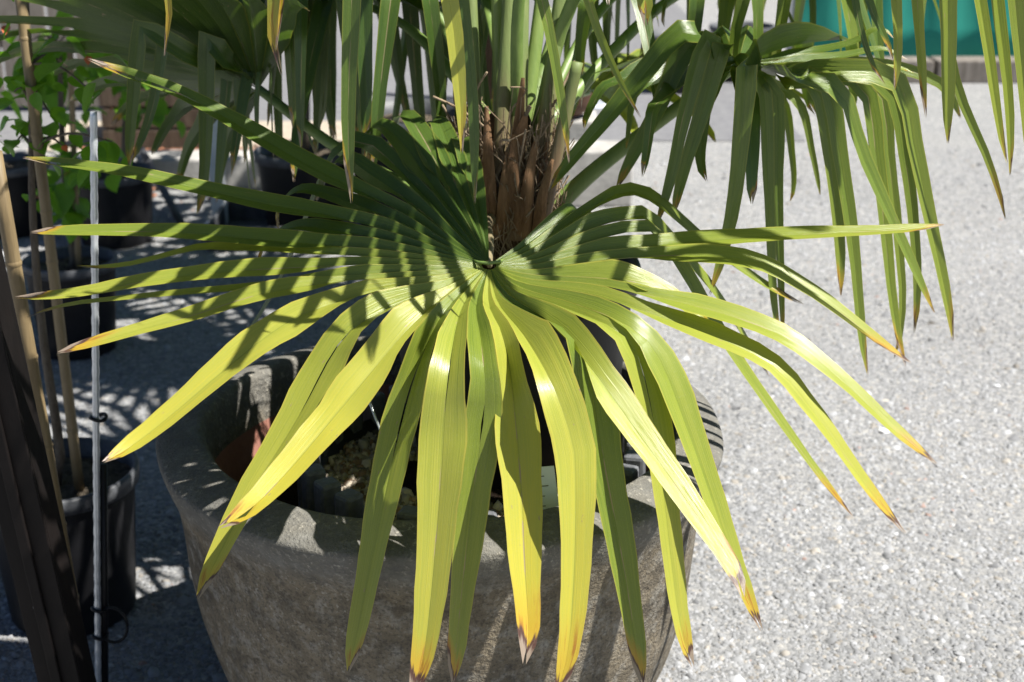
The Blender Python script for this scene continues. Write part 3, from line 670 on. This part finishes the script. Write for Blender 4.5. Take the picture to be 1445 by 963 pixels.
# ---- front upper frond: only the hanging ends are in the picture, the blade above shades the low frond
HB = P(805, -250, 2.08)
eB = [hangseg(HB, [(420, -190), (245, -110), (241, 0), (233, 70)], 1.74, .024, .62, .10, twist=.2),
      hangseg(HB, [(520, -230), (395, -150), (388, 0), (386, 50), (400, 102)], 1.72, .034, .40, .10, 1.70, notch=.03),
      hangseg(HB, [(540, -230), (412, -150), (402, 0), (392, 40), (400, 65)], 1.73, .018, .74, .30, 1.71, notch=.02),
      hangseg(HB, [(600, -240), (505, -160), (497, 0), (490, 180), (489, 292)], 1.70, .034, .20, .06, face=Vector((.1, -1, .1)), notch=.02),
      hangseg(HB, [(690, -220), (612, -130), (634, 0), (652, 130), (666, 217)], 1.68, .036, .60, .05, face=Vector((.3, -1, .15))),
      hangseg(HB, [(700, -220), (640, -130), (652, 0), (668, 150), (669, 290)], 1.80, .026, .12, .04),
      hangseg(HB, [(740, -160), (735, -90), (765, 0), (792, 140), (810, 236)], 1.70, .024, .28, .05),
      hangseg(HB, [(790, -170), (805, -100), (830, 0), (862, 90), (895, 164)], 1.72, .019, .34, .05)]
frond(HB, Vector((.1, -1, -.25)), Vector((0, -.2, 1)), CROWN + Vector((.01, -.02, 0)), 30, .50, .42, .50, .40, .03, 100, .034, True, eB, mid=P(735, -20, 2.12), fusek=.55, skip=(-101, -34))
# ---- right upper frond, over the picture's top right corner
HC = P(1290, -340, 1.96)
eC = [hangseg(HC, [(1225, -180), (1255, -100), (1264, 0), (1268, 80), (1271, 138)], 1.78, .024, .46, .05, face=Vector((.15, -1, .3))),
      hangseg(HC, [(1240, -190), (1285, -100), (1294, 0), (1300, 90), (1302, 162)], 1.80, .022, .44, .06, face=Vector((-.15, -1, .2))),
      hangseg(HC, [(1260, -200), (1330, -100), (1337, 0), (1337, 120), (1331, 208)], 1.78, .034, .40, .05, face=Vector((.05, -1, .15))),
      hangseg(HC, [(1280, -220), (1360, -120), (1382, 0), (1402, 130), (1412, 238)], 1.78, .026, .42, .06, face=Vector((.3, -1, .15))),
      hangseg(HC, [(1290, -220), (1390, -130), (1406, 0), (1422, 130), (1431, 250)], 1.76, .026, .40, .06, face=Vector((.2, -1, .15))),
      hangseg(HC, [(1300, -220), (1420, -130), (1432, 0), (1445, 130), (1456, 280)], 1.75, .028, .42, .06),
      hangseg(HC, [(1180, -190), (1190, -100), (1206, 0), (1222, 80), (1232, 128)], 1.85, .018, .14, .05),
      hangseg(HC, [(1170, -190), (1200, -110), (1225, 0), (1250, 60), (1256, 95)], 1.95, .022, .16, .05),
      hangseg(HC, [(1330, -150), (1335, 40), (1355, 135), (1392, 220), (1428, 314)], 2.0, .020, .36, .28)]
frond(HC, Vector((.5, -.8, -.2)), Vector((.1, -.15, 1)), CROWN + Vector((.03, 0, 0)), 24, .32, .22, .70, .40, .03, 140, .034, True, eC, mid=P(850, -60, 2.15), fusek=.45)

# ---- the right frond, folded over
HR = P(1040, 92, 2.25); fR = Vector((0, -1, .1))
def rs(px, w, yel, tip, Y=2.05, **kw): return hangseg(HR, px, Y, w, yel, tip, **kw)
eR = [rs([(985, 50), (955, 52), (905, 110), (838, 190), (765, 270)], .044, 0.22, .06, 2.08, face=Vector((-.5, -.8, .5))),
      rs([(1000, 62), (965, 75), (925, 160), (868, 266)], .036, 0.20, .06, 2.12),
      rs([(1005, 66), (992, 62), (965, 160), (948, 240), (932, 318)], .036, 0.20, .04, 2.02),
      rs([(1020, 72), (1015, 76), (990, 160), (968, 230), (944, 308)], .034, 0.24, .04, 2.03),
      rs([(1048, 95), (1052, 102), (1044, 200), (1032, 300), (1010, 408)], .038, 0.28, .05, 1.98, face=Vector((.25, -1, .1))),
      rs([(1065, 110), (1078, 128), (1083, 240), (1088, 370), (1092, 490)], .026, 0.28, .06, 2.02, face=Vector((.4, -1, .1))),
      rs([(1075, 112), (1098, 135), (1098, 250), (1101, 370), (1106, 478)], .020, 0.26, .06, 2.03),
      rs([(1110, 112), (1150, 118), (1168, 200), (1180, 300), (1190, 420)], .036, 0.34, .08, 2.04, face=Vector((.4, -1, .2))),
      rs([(1120, 108), (1165, 118), (1186, 230), (1206, 370), (1217, 532)], .032, 0.32, .04, 2.0, face=Vector((.35, -1, .1))),
      rs([(1130, 112), (1186, 130), (1215, 215), (1258, 310), (1320, 448)], .036, 0.30, .05, 1.95, face=Vector((.55, -.8, .35))),
      rs([(1130, 104), (1215, 118), (1236, 220), (1252, 360), (1266, 510)], .034, 0.34, .06, 2.08),
      rs([(1140, 104), (1235, 120), (1256, 240), (1270, 370), (1280, 512)], .024, 0.36, .07, 2.10),
      rs([(1140, 100), (1250, 120), (1278, 230), (1292, 350), (1298, 480)], .026, 0.34, .06, 2.06),
      rs([(1150, 100), (1262, 112), (1292, 220), (1318, 340), (1352, 484)], .036, 0.38, .06, 2.02, face=Vector((.35, -1, .15))),
      rs([(1080, 118), (1108, 150), (1118, 220), (1124, 290)], .018, 0.30, .04, 2.35),
      rs([(1090, 118), (1130, 150), (1146, 215), (1158, 272)], .018, 0.32, .04, 2.35),
      rs([(1180, 92), (1262, 95), (1330, 120), (1355, 165)], .03, 0.30, .04, 2.30),
      rs([(1120, 80), (1200, 62), (1240, 40), (1262, 52)], .03, 0.24, .05, 2.30, face=Vector((0, -.3, 1))),
      rs([(1110, 90), (1190, 80), (1245, 70), (1275, 85)], .03, 0.26, .05, 2.25, face=Vector((0, -.3, 1))),
      rs([(1120, 98), (1200, 98), (1260, 96), (1300, 104)], .03, 0.38, .05, 2.15, face=Vector((0, -.3, 1)))]
frond(HR, Vector((.8, -.5, 0)), Vector((0, -.15, 1)), TB + Vector((.04, -.01, .05)), 18, .36, .20, .8, .16, .03, 150, .034, False, eR, pr=(.017, .009), mid=P(850, 232, 2.22), skip=(-55, 60))

# ---- the left frond, seen from below
HL = P(365, 126, 2.45)
eL = [hangseg(HL, [(270, 78), (205, 38), (196, 50), (187, 150), (178, 238)], 2.30, .034, .16, .05, face=Vector((.2, -1, .1))),
      hangseg(HL, [(280, 78), (240, 48), (232, 60), (216, 150), (188, 235)], 2.32, .030, .14, .05, face=Vector((-.4, -1, .1))),
      hangseg(HL, [(320, 85), (296, 52), (292, 65), (291, 180), (286, 305)], 2.30, .034, .13, .09, face=Vector((.1, -1, .1))),
      hangseg(HL, [(350, 140), (335, 158), (318, 172)], 2.42, .018, .30, .30)]
frond(HL, Vector((-.85, -.10, .42)), Vector((.38, .50, .78)), TB + Vector((-.05, 0, .06)), 22, .66, .40, .22, .16, .03, 88, .034, False, eL, pr=(.014, .008), mid=P(490, 218, 2.32))

# ---- fronds of the crown behind
bk = [(P(560, -60, 2.45), Vector((-.5, .3, .1)), Vector((0, .1, 1)), .12, 24, .95), (P(470, -10, 2.62), Vector((-.5, .5, .1)), Vector((0, .1, 1)), .12, 22, .95),
      (P(900, -40, 2.55), Vector((.6, .5, .1)), Vector((0, .12, 1)), .22, 20, .9), (P(1060, -60, 2.75), Vector((.8, .4, .15)), Vector((0, .1, 1)), .28, 18, .85),
      (P(830, 130, 2.95), Vector((.8, .45, .22)), Vector((-.1, .15, 1)), .46, 16, .30), (P(640, -120, 2.75), Vector((0, .9, .5)), Vector((0, -.6, .8)), .2, 18, .8)]
for i, (hb, fw, nm, ye, nn, hg) in enumerate(bk):
    frond(hb, fw, nm, CROWN + Vector((random.uniform(-.03, .03), random.uniform(-.02, .03), random.uniform(-.06, .02))), nn, .58, (.17 if i < 2 else .27), hg, ye, .025, 150, .033, pr=(.013, .007), jitter=.32)
for hb, fw in ((Vector((.16, 2.55, 1.98)), Vector((.2, .6, .4))), (Vector((-.02, 2.50, 1.84)), Vector((-.6, .3, .3))), (Vector((.34, 2.85, 1.86)), Vector((.5, .8, .1))), (Vector((-.05, 2.30, 2.05)), Vector((-.2, -.1, 1)))):
    frond(hb, fw, Vector((.2, -.1, 1)), CROWN + Vector((random.uniform(-.02, .02), .02, 0)), 28, .55, .34, .5, .2, .03, 155, .036, True)
for x0, y0, x1, y1, Y0, Y1, r in ((700, 335, 722, -40, 2.125, 2.20, .016), (728, 340, 737, -40, 2.12, 2.22, .017), (752, 330, 795, -40, 2.13, 2.2, .015), (676, 330, 664, -40, 2.14, 2.25, .013), (760, 335, 815, 88, 2.125, 2.12, .013), (712, 330, 704, -40, 2.145, 2.3, .014)):
    petiole('leaf_stalk', [P(x0, y0, Y0), P((x0 + x1) / 2, (y0 + y1) / 2, (Y0 + Y1) / 2), P(x1, y1, Y1)], r, r * .7, 'stalk', palm)

# ---- a second palm in the row behind, whose crown shades the ground at the left
PB = Vector((-.02, 3.95, 0))
palm1 = palm; palm = empty('fan_palm', PB + Vector((0, 0, .36))); tag(palm, 'taller fan palm in the row behind, mostly hidden by the front palm', 'palm')
b = MB(); b.lathe([(.07 - .02 * j / 12 + .008 * math.sin(j * 2.1), .36 + .95 * j / 12) for j in range(13)], 24, PB, lambda a, z: 1 + .1 * math.sin(6 * a + 25 * z), True); b.build('trunk', M['fibre'], palm)
for k in range(13):
    a = k * 6.2832 / 6.5 + random.uniform(-.25, .25) + .4; d = Vector((math.cos(a), math.sin(a), 0)); zz = random.uniform(1.45, 1.75) + .35 * (k > 6)
    hb = PB + d * random.uniform(.40, .62); hb.z = zz
    if d.y < -.5: hb.z += .25
    frond(hb, d + Vector((0, 0, .15)), Vector((0, 0, 1)) + d * .2, PB + Vector((0, 0, 1.27)), 26, .56, .32, .55, .22, .03, 155, .036, True, pr=(.013, .007))
palm = palm1

# ---------------------------------------------------------------- left: potted young trees, stakes
def pot(c, r, h, label, grp='black nursery pots at the left'):
    e = empty('plant_pot', c); tag(e, label, 'pot', grp); c = Vector(c)
    b = MB(); b.lathe([(.02, .003), (r * .80, .003), (r * .82, .01), (r * .97, h * .9)], 40, c); b.build('wall', M['bplastic'], e)
    b = MB(); b.lathe([(r * .965, h * .89), (r * 1.03, h * .9), (r * 1.04, h * .985), (r * 1.02, h), (r * .97, h), (r * .95, h * .86)], 40, c); b.build('rim', M['gplastic'], e)
    b = MB(); vv = [(c.x, c.y, h * .88)]; na = 28; ff = []
    for j in range(1, 8):
        for k in range(na):
            a = 6.2832 * k / na; vv.append((c.x + r * .965 * j / 7 * math.cos(a), c.y + r * .965 * j / 7 * math.sin(a), h * .88 + random.uniform(-.006, .006)))
    ff = [(0, 1 + k, 1 + (k + 1) % na) for k in range(na)] + [(1 + j * na + k, 1 + (j + 1) * na + k, 1 + (j + 1) * na + (k + 1) % na, 1 + j * na + (k + 1) % na) for j in range(6) for k in range(na)]
    b.add(vv, ff); b.build('soil', M['mulch2'] if 'mulch2' in M else M['soil'], e); return e
M['mulch2'] = mat_simple('pot_mulch', (0.06, 0.045, 0.03), (0.30, 0.25, 0.19), 45, 0.95, 0.1, bump=1.0, bdist=0.02)
pot1 = (P(108, 880, 2.52).x, 2.52, 0); pot(pot1, .150, .315, 'black nursery pot with bamboo stake and thin trunk beside the concrete planter')
pot2 = (P(113, 500, 4.05).x, 4.05, 0); pot(pot2, .135, .29, 'black nursery pot behind the front staked pot at left')
pot3 = (P(168, 360, 5.25).x, 5.25, 0); pot(pot3, .16, .28, 'black nursery pot farther back at left, beyond the steel rod')
pot((PB.x, PB.y, 0), .21, .40, 'black pot of the taller palm behind, hidden by the planter')
pot4 = (P(20, 330, 5.4).x, 5.4, 0); pot(pot4, .16, .28, 'black nursery pot at the left edge behind the young trees')
pot5 = (-.38, 5.3, 0); pot(pot5, .25, .50, 'wide black pot half hidden behind the palm trunk')

# a broad serrated leaf, shared by the young trees
def broad_leaf(k):
    m = MB(); vv = []; ff = []; n = 9
    for i in range(n):
        s = i / (n - 1); w = 0.36 * math.sin(math.pi * s ** 0.72) ** 0.85 + (.015 if i % 2 else 0) * (0 < i < n - 1)
        for u in (-1, -.5, 0, .5, 1): vv.append((u * w, s - .02 * abs(u), .10 * abs(u) * w * 2 - .32 * s * s * (0.6 + .3 * k) + .02 * math.sin(9 * s) * abs(u)))
    ff = [(i * 5 + q, i * 5 + q + 1, i * 5 + q + 6, i * 5 + q + 5) for i in range(n - 1) for q in range(4)]
    m.add(vv, ff); me = m.mesh('leaf'); me.materials.append(M['tleaf']); return me
LM = [broad_leaf(k) for k in range(3)]
RM = LM[0].copy(); RM.materials.clear(); RM.materials.append(M['red'])
def young_tree(base, trunk_pts, leaves, label, r=.009, size=.055):
    e = empty('young_tree', base); tag(e, label, 'young tree')
    b = MB(); st = smooth(trunk_pts, 14); b.tube(st, [r * (1 - .55 * i / 13) for i in range(14)], 8); tk = b.build('trunk', M['bark'], e)
    for k, (c, spread, cnt, sz) in enumerate(leaves):
        c = Vector(c); anchor = min(st, key=lambda p: (p - c).length); b = MB(); b.tube(smooth([anchor, anchor.lerp(c, .5) + Vector((0, 0, .02)), c], 7), [.003, .003, .0026, .0024, .002, .0018, .0015], 5); b.build('twig', M['bark'], e)
        for q in range(int(cnt * 1.7)):
            p = c + Vector((random.gauss(0, spread), random.gauss(0, spread), random.gauss(0, spread * 1.1)))
            o = link('leaf', random.choice(LM) if random.random() > .05 else RM, None, e)
            s_ = sz * random.uniform(.5, 1.05); a = random.uniform(0, 6.28)
            if o.data == RM: s_ *= .4
            o.matrix_basis = Matrix.Translation(p) @ Euler3(random.uniform(-1.0, .25), random.uniform(-.5, .5), a) @ Matrix.Scale(s_, 4)
            # children keep the parent inverse set in link()
    return e
def Euler3(x, y, z): return Matrix.Rotation(z, 4, 'Z') @ Matrix.Rotation(y, 4, 'Y') @ Matrix.Rotation(x, 4, 'X')
young_tree(pot1, [(pot1[0] - .01, 2.52, .27), P(85, 640, 2.52), P(60, 470, 2.55), P(46, 300, 2.58), P(44, 120, 2.6), P(35, -30, 2.62)],
   [(P(55, 150, 2.6), .035, 7, .055), (P(20, 130, 2.6), .03, 6, .055), (P(95, 95, 2.62), .035, 6, .06), (P(30, 60, 2.62), .03, 5, .06), (P(22, 205, 2.62), .03, 6, .05), (P(130, 130, 2.50), .03, 4, .075), (P(158, 200, 2.52), .025, 3, .08), (P(95, 210, 2.60), .03, 5, .05), (P(70, 160, 2.5), .03, 4, .05)],
   'slender young tree with small serrated leaves in the nearest black pot', .010)
young_tree(pot2, [(pot2[0], 4.05, .25), P(106, 380, 4.05), P(100, 320, 4.06), P(88, 200, 4.08), P(84, 60, 4.1)],
   [(P(85, 215, 4.05), .06, 8, .10), (P(105, 265, 4.02), .05, 7, .10), (P(75, 285, 4.0), .05, 6, .10), (P(118, 235, 4.0), .04, 5, .11), (P(60, 70, 4.1), .07, 8, .12), (P(105, 60, 4.1), .07, 7, .13), (P(40, 60, 4.1), .06, 5, .12)],
   'bright green young tree with drooping sunlit leaves in the second black pot', .014)
young_tree(pot3, [(pot3[0], 5.25, .24), P(172, 250, 5.25), P(178, 120, 5.26), P(180, -40, 5.28)],
   [(P(150, 70, 5.2), .09, 9, .13), (P(205, 60, 5.25), .09, 9, .13), (P(225, 130, 5.2), .08, 8, .12), (P(130, 120, 5.2), .07, 7, .12), (P(180, 150, 5.2), .08, 7, .12), (P(250, 90, 5.25), .07, 6, .12)],
   'leafy young tree in the black pot beyond the steel rod', .014)
def shade_tree(x, y, zc, r, n, label, plabel):  # added trees, crowns out of view, placed to shade the left ground
    pot((x, y, 0), .19, .34, plabel, 'black pots of the shade trees')
    e = empty('potted_tree', (x, y, .30)); tag(e, label, 'tree', 'potted trees behind the palm')
    b = MB(); st = smooth([(x, y, .29), (x + .02, y, .7), (x - .01, y + .02, 1.15), (x, y, zc)], 12); b.tube(st, [.017 - .0007 * i for i in range(12)], 8); b.build('trunk', M['bark'], e)
    b = MB()
    for k in range(12):
        a = k * 2.4; u = random.uniform(.3, .9); q = Vector((x + r * u * math.cos(a), y + r * u * math.sin(a), zc + random.uniform(-.3, .45))); b.tube(smooth([(x, y, zc - .25), ((x + q.x) / 2, (y + q.y) / 2, zc), q], 6), [.008, .007, .006, .005, .004, .002], 5)
    b.build('limb', M['bark'], e)
    me_ = LM[0]; vs0 = np.array([v.co[:] for v in me_.vertices]); fs = [tuple(p.vertices) for p in me_.polygons]; b = MB()
    for k in range(n):
        d = Vector((random.gauss(0, 1), random.gauss(0, 1), random.gauss(0, 1))).normalized() * random.random() ** .4
        c = Vector((x + d.x * r, y + d.y * r, zc + .12 + d.z * r * .75)); mt = Matrix.Translation(c) @ Euler3(random.uniform(-1, .4), random.uniform(-.6, .6), random.uniform(0, 6.28)) @ Matrix.Scale(random.uniform(.07, .12), 4)
        b.add([mt @ Vector(v) for v in vs0], fs)
    b.build('crown', M['tleaf'], e)
def stake(name, a, b_, r, label, mat='bamboo', nodes=True, grp=None):
    e = empty(name, a); tag(e, label, 'stake', grp); a, b_ = Vector(a), Vector(b_)
    m = MB(); m.tube([a.lerp(b_, i / 10) for i in range(11)], r, 10); m.build('cane', M[mat], e)
    if nodes:
        for i in range(1, 7):
            c = a.lerp(b_, i / 7 + random.uniform(-.03, .03)); d = (b_ - a).normalized() * .004; m = MB(); m.tube([c - d, c, c + d], [r * 1.02, r * 1.14, r * 1.02], 10, caps=False); m.build('node', M[mat], e)
    return e
shade_tree(-.80, 5.35, 1.95, .70, 420, 'slim potted tree left of the wide black pot, its crown above the view', 'black pot of the slim tree left of the wide black pot')
shade_tree(-.06, 5.00, 2.05, .72, 420, 'slim potted tree straight behind the palms, its crown above the view', 'black pot of the slim tree straight behind the palms')
# shade_tree(.02, 7.0, 2.00, .75, 380, 'slim potted tree farthest back behind the concrete blocks', 'black pot of the farthest slim tree behind the concrete blocks')
stake('bamboo_stake', G(135, 1040), P(-8, 215, 2.02), .0115, 'long bamboo stake leaning beside the dark steel post')
stake('bamboo_stake', (pot1[0] + .045, 2.50, .27), P(22, -60, 2.62), .0105, 'bamboo stake standing in the nearest black pot with the slender tree')
stake('bamboo_stake', (pot2[0] + .03, 4.03, .25), P(98, 60, 4.05), .009, 'short bamboo stake in the second black pot')
# steel rod with ties
rd = empty('steel_rod', G(139, 1010)); tag(rd, 'straight galvanised steel rod with black ties standing in front of the pots', 'rod')
a, b_ = G(139, 1010), P(132, 158, G(139, 1010).y + .02); m = MB(); K = 150; st = [a.lerp(b_, i / (K - 1)) for i in range(K)]
m.tube(st, [.0056 + (.0007 if (i // 2) % 2 else 0) for i in range(K)], 10); m.build('shaft', M['steel'], rd)
m = MB(); off = Vector((.0095, .008, 0)); m.tube([a + off, a.lerp(b_, .45) + off], .0065, 8); m.build('sleeve', M['bplastic'], rd)
for f_ in (.15, .53, .20):
    c = a.lerp(b_, f_); m = MB(); ring = [c + Vector((.013 * math.cos(q) + .003, .013 * math.sin(q) + .003, .002 * math.sin(2 * q))) for q in [i * 6.2832 / 14 for i in range(15)]]; m.tube(ring, .0032, 6); m.build('tie', M['bplastic'], rd)
c = a.lerp(b_, .17); m = MB(); m.tube([c + Vector((.026 + .026 * math.cos(q), 0, .035 * math.sin(q))) for q in [i * 6.2832 / 20 for i in range(21)]], .0028, 6); m.build('tie_loop', M['bplastic'], rd)
# leaning dark steel post (angle section with bolt holes)
pa = G(125, 1130); pb_ = P(-82, 240, pa.y - .10); ax = (pb_ - pa).normalized()
po = empty('steel_post', pa); tag(po, 'dark painted steel angle post leaning at the left edge', 'post')
s1 = Vector((1, 0, 0)) - ax * ax.x; s1.normalize(); s2 = ax.cross(s1)
def prism(sec):
    m = MB(); k = len(sec); vv = []
    for e_ in (pa, pb_):
        for x, y in sec: vv.append(e_ + s1 * x + s2 * y)
    m.add(vv, [(i, (i + 1) % k, k + (i + 1) % k, k + i) for i in range(k)] + [tuple(range(k))[::-1], tuple(range(k, 2 * k))]); return m
prism([(-.036, -.002), (.030, -.002), (.030, .004), (-.036, .004)]).build('flange', M['darksteel'], po, False, .0015)
prism([(.024, .0045), (.030, .0045), (.036, .050), (.030, .050)]).build('web', M['darksteel'], po, False, .0015)
prism([(-.012, -.010), (.004, -.010), (.004, -.0025), (-.012, -.0025)]).build('rib', M['darksteel'], po, False, .002)
for f_ in (.36,):
    c = pa.lerp(pb_, f_) - s1 * .010; m = MB(); m.tube([c - s2 * .0062, c - s2 * .002], [.0040, .0048], 10, hint=s1); m.build('bolt', M['gplastic'], po)

# ---------------------------------------------------------------- background
def box_thing(name, c, size, mat, label, cat, rot=0, bev=.008, group=None):
    m = MB(); m.box((0, 0, 0), size); o = m.build(name, M[mat], None, False, bev); o.location = c; o.rotation_euler.z = rot; return tag(o, label, cat, group)
gp = G(312, 322); p_ = empty('white_post', gp); tag(p_, 'square white steel post standing left of the palm behind the kerb', 'post')
m = MB(); m.box((gp.x, gp.y, 1.2), (.055, .055, 2.4), None); m.build('shaft', M['white'], p_, False, .004)
m = MB(); m.box((gp.x, gp.y, .006), (.14, .14, .012)); m.build('base_plate', M['white'], p_, False, .002)
gp = G(843, 152); p_ = empty('white_post', gp); tag(p_, 'white post right of the palm trunk behind the concrete blocks', 'post')
m = MB(); m.box((gp.x, gp.y, 1.1), (.08, .08, 2.2)); m.build('shaft', M['white'], p_, False, .005)
m = MB(); m.box((gp.x, gp.y, .008), (.16, .16, .016)); m.build('base_plate', M['white'], p_, False, .002)
for i, x in enumerate((-2.05, -1.40, -.75)):
    box_thing('kerb_stone', (x, 6.15 + .02 * (i % 2), .07), (.62, .20, .14), 'concrete', ['leftmost long concrete kerb stone left of the white post', 'long concrete kerb stone beside the white post, left of the palm', 'long concrete kerb stone ending behind the palm'][i], 'kerb stone', .01 * i, .012, 'kerb stones behind the palm')
for i, (x, y) in enumerate(((-.10, 5.9), (.31, 5.88))):
    box_thing('concrete_block', (x, y, .12), (.39, .22, .24), 'concrete', ['pale concrete block directly behind the palm trunk', 'pale concrete block right of the palm trunk, lit by the sun'][i], 'concrete block', .03 * i, .01, 'concrete blocks behind the palm')
box_thing('concrete_block', (.08, 6.25, .15), (.60, .26, .30), 'concrete', 'taller concrete block set behind the two pale blocks', 'concrete block', -.02, .012, 'concrete blocks behind the palm')
bw = empty('plant_bowl', (.22, 6.22, .30)); tag(bw, 'dark brown bowl standing on the taller concrete block', 'bowl')
m = MB(); m.lathe(spl([(.06, .30), (.13, .34), (.165, .42), (.17, .44), (.155, .44), (.145, .40)]), 32, (.22, 6.22, 0)); m.build('body', M['bowl'], bw)
m = MB(); m.lathe([(.005, .40), (.148, .40)], 24, (.22, 6.22, 0)); m.build('soil', M['soil'], bw)
pot((1.02, 8.6, 0), .20, .34, 'black pot standing right of the white post behind the blocks', 'black pots far behind')
pot((1.45, 9.0, 0), .20, .34, 'black pot farthest back between the white post and green fence', 'black pots far behind')
# timber crate with mulch
cr = empty('timber_crate', G(235, 215)); tag(cr, 'dark old timber crate beyond the red mulch at left', 'crate')
gc = G(235, 215); 
for k in range(4):
    for sx, sy, L_, rz in ((0, 0, .62, 0), (0, .5, .62, 0)):
        m = MB(); m.box((gc.x, gc.y + sy + .02, .06 + .105 * k), (L_, .022, .092)); m.build('slat', M['timber'], cr, False, .003)
    for sx in (-1, 1):
        m = MB(); m.box((gc.x + sx * .297, gc.y + .27, .06 + .105 * k), (.022, .475, .092)); m.build('slat', M['timber'], cr, False, .003)
for sx in (-1, 1):
    for sy in (.045, .495):
        m = MB(); m.box((gc.x + sx * .27, gc.y + sy, .22), (.03, .03, .43)); m.build('corner_post', M['timber'], cr, False, .003)
m = MB(); m.box((gc.x, gc.y + .27, .36), (.56, .44, .03)); m.build('fill', M['mulch'], cr, False)
n = 1500; c0 = G(240, 232); xy = np.stack([RNG.normal(c0.x, .22, n), RNG.normal(c0.y, .20, n)], 1)
cc = np.array([[.20, .085, .045]]) * RNG.uniform(.4, 1.9, (n, 1))
pebbles('bark_mulch', xy, RNG.uniform(.006, .020, n), .012, cc, .4, 'red brown bark mulch strewn in front of the timber crate', 'mulch', .2)
m = MB(); m.tube([G(258, 325) + Vector((0, 0, .02)), P(200, 212, G(258, 325).y + .7)], .017, 10); tag(m.build('leaning_pipe', M['gplastic']), 'dark grey pipe leaning back toward the timber crate', 'pipe')
# grey tray behind the low frond
ty = empty('plastic_tray', G(400, 335)); tag(ty, 'dark grey plastic tray lying on the ground behind the low leaf', 'tray'); c0 = G(400, 335)
m = MB(); m.box((c0.x, c0.y, .012), (.50, .40, .016)); m.build('floor', M['gplastic'], ty, False, .004)
for sx, sy, lx, ly in ((0, -.2, .52, .016), (0, .2, .52, .016), (-.252, 0, .016, .382), (.252, 0, .016, .382)):
    m = MB(); m.box((c0.x + sx, c0.y + sy, .053), (lx, ly, .09)); m.build('side', M['gplastic'], ty, False, .004)
# green shade-cloth fence
fe = empty('shade_fence', (4.2, 9.6, 0)); tag(fe, 'green shade cloth fence on grey posts at the far right', 'fence')
for i in range(4):
    m = MB(); x0 = 1.9 + 1.6 * i; x1 = x0 + 1.57; vv = []; nx, nz = 24, 10
    for q in range(nx + 1):
        for z in range(nz + 1): vv.append((x0 + (x1 - x0) * q / nx, 9.6 + .018 * math.sin(q * 1.1 + z * .35 + i) + .012 * math.sin(z * .9), .05 + 1.9 * z / nz))
    m.add(vv, [(q * (nz + 1) + z, (q + 1) * (nz + 1) + z, (q + 1) * (nz + 1) + z + 1, q * (nz + 1) + z + 1) for q in range(nx) for z in range(nz)]); o = m.build('cloth', M['cloth'], fe)
    md = o.modifiers.new('thick', 'SOLIDIFY'); md.thickness = .004
for i in range(5):
    m = MB(); x0 = 1.885 + 1.6 * i; m.tube([(x0, 9.67, 0), (x0, 9.67, 2.05)], .024, 10); m.build('post', M['steel'], fe)
for z in (.06, 1.93):
    m = MB(); m.tube([(1.87, 9.645, z), (8.3, 9.645, z)], .012, 8); m.build('wire', M['steel'], fe)
for i, x in enumerate((2.3, 3.0, 3.7, 4.4)):  # grey boxes stand in for the dark shadow line before the fence
    box_thing('timber_sleeper', (x, 8.95, .07), (.68, .2, .14), 'fence', ['grey timber sleeper nearest the black pots before the green fence', 'second grey timber sleeper before the green fence', 'third grey timber sleeper before the green fence', 'rightmost grey timber sleeper before the green fence'][i], 'sleeper', .01 * (i - 1), .01, 'sleepers before the green fence')
# weathered board fence far left
bf = empty('board_fence', (-3.4, 7.9, 0)); tag(bf, 'weathered grey board fence behind the young trees at far left', 'fence')
for i in range(26):
    m = MB(); h = 1.75 + random.uniform(-.03, .03); m.box((-5.2 + .135 * i, 7.9 + random.uniform(-.004, .004), h / 2 + .03), (.118, .02, h)); m.build('board', M['fence'], bf, False, .003)
for z in (.4, 1.4):
    m = MB(); m.box((-3.5, 7.935, z), (3.5, .045, .09)); m.build('rail', M['fence'], bf, False, .004)
for i in range(3):
    m = MB(); m.box((-5.1 + 1.65 * i, 8.0, .93), (.09, .085, 1.86)); m.build('post', M['fence'], bf, False, .004)
# far hedge closing the yard
hd = empty('hedge', (0, 17, 0)); tag(hd, 'dark clipped hedge closing the far end of the yard', 'hedge')
n = 16000; pos = np.stack([RNG.uniform(-13, 13, n), RNG.uniform(16.4, 17.6, n), RNG.uniform(.02, 2.3, n) * RNG.uniform(.9, 1.05, n)], 1)
q = RNG.normal(size=(n, 2, 3)); q /= np.linalg.norm(q, axis=2, keepdims=True); a_ = q[:, 0] * .07; b2 = q[:, 1] * .04
V = np.stack([pos - a_, pos + b2, pos + a_, pos - b2], 1).reshape(-1, 3); me = bpy.data.meshes.new('foliage'); me.from_pydata(V.tolist(), [], np.arange(n * 4).reshape(-1, 4).tolist()); me.update()
o = link('foliage', me, M['hedge'], hd); o['kind'] = 'stuff'
m = MB(); m.box((0, 17, 1.0), (26, .7, 2.0)); m.build('core', M['hedge'], hd, False)
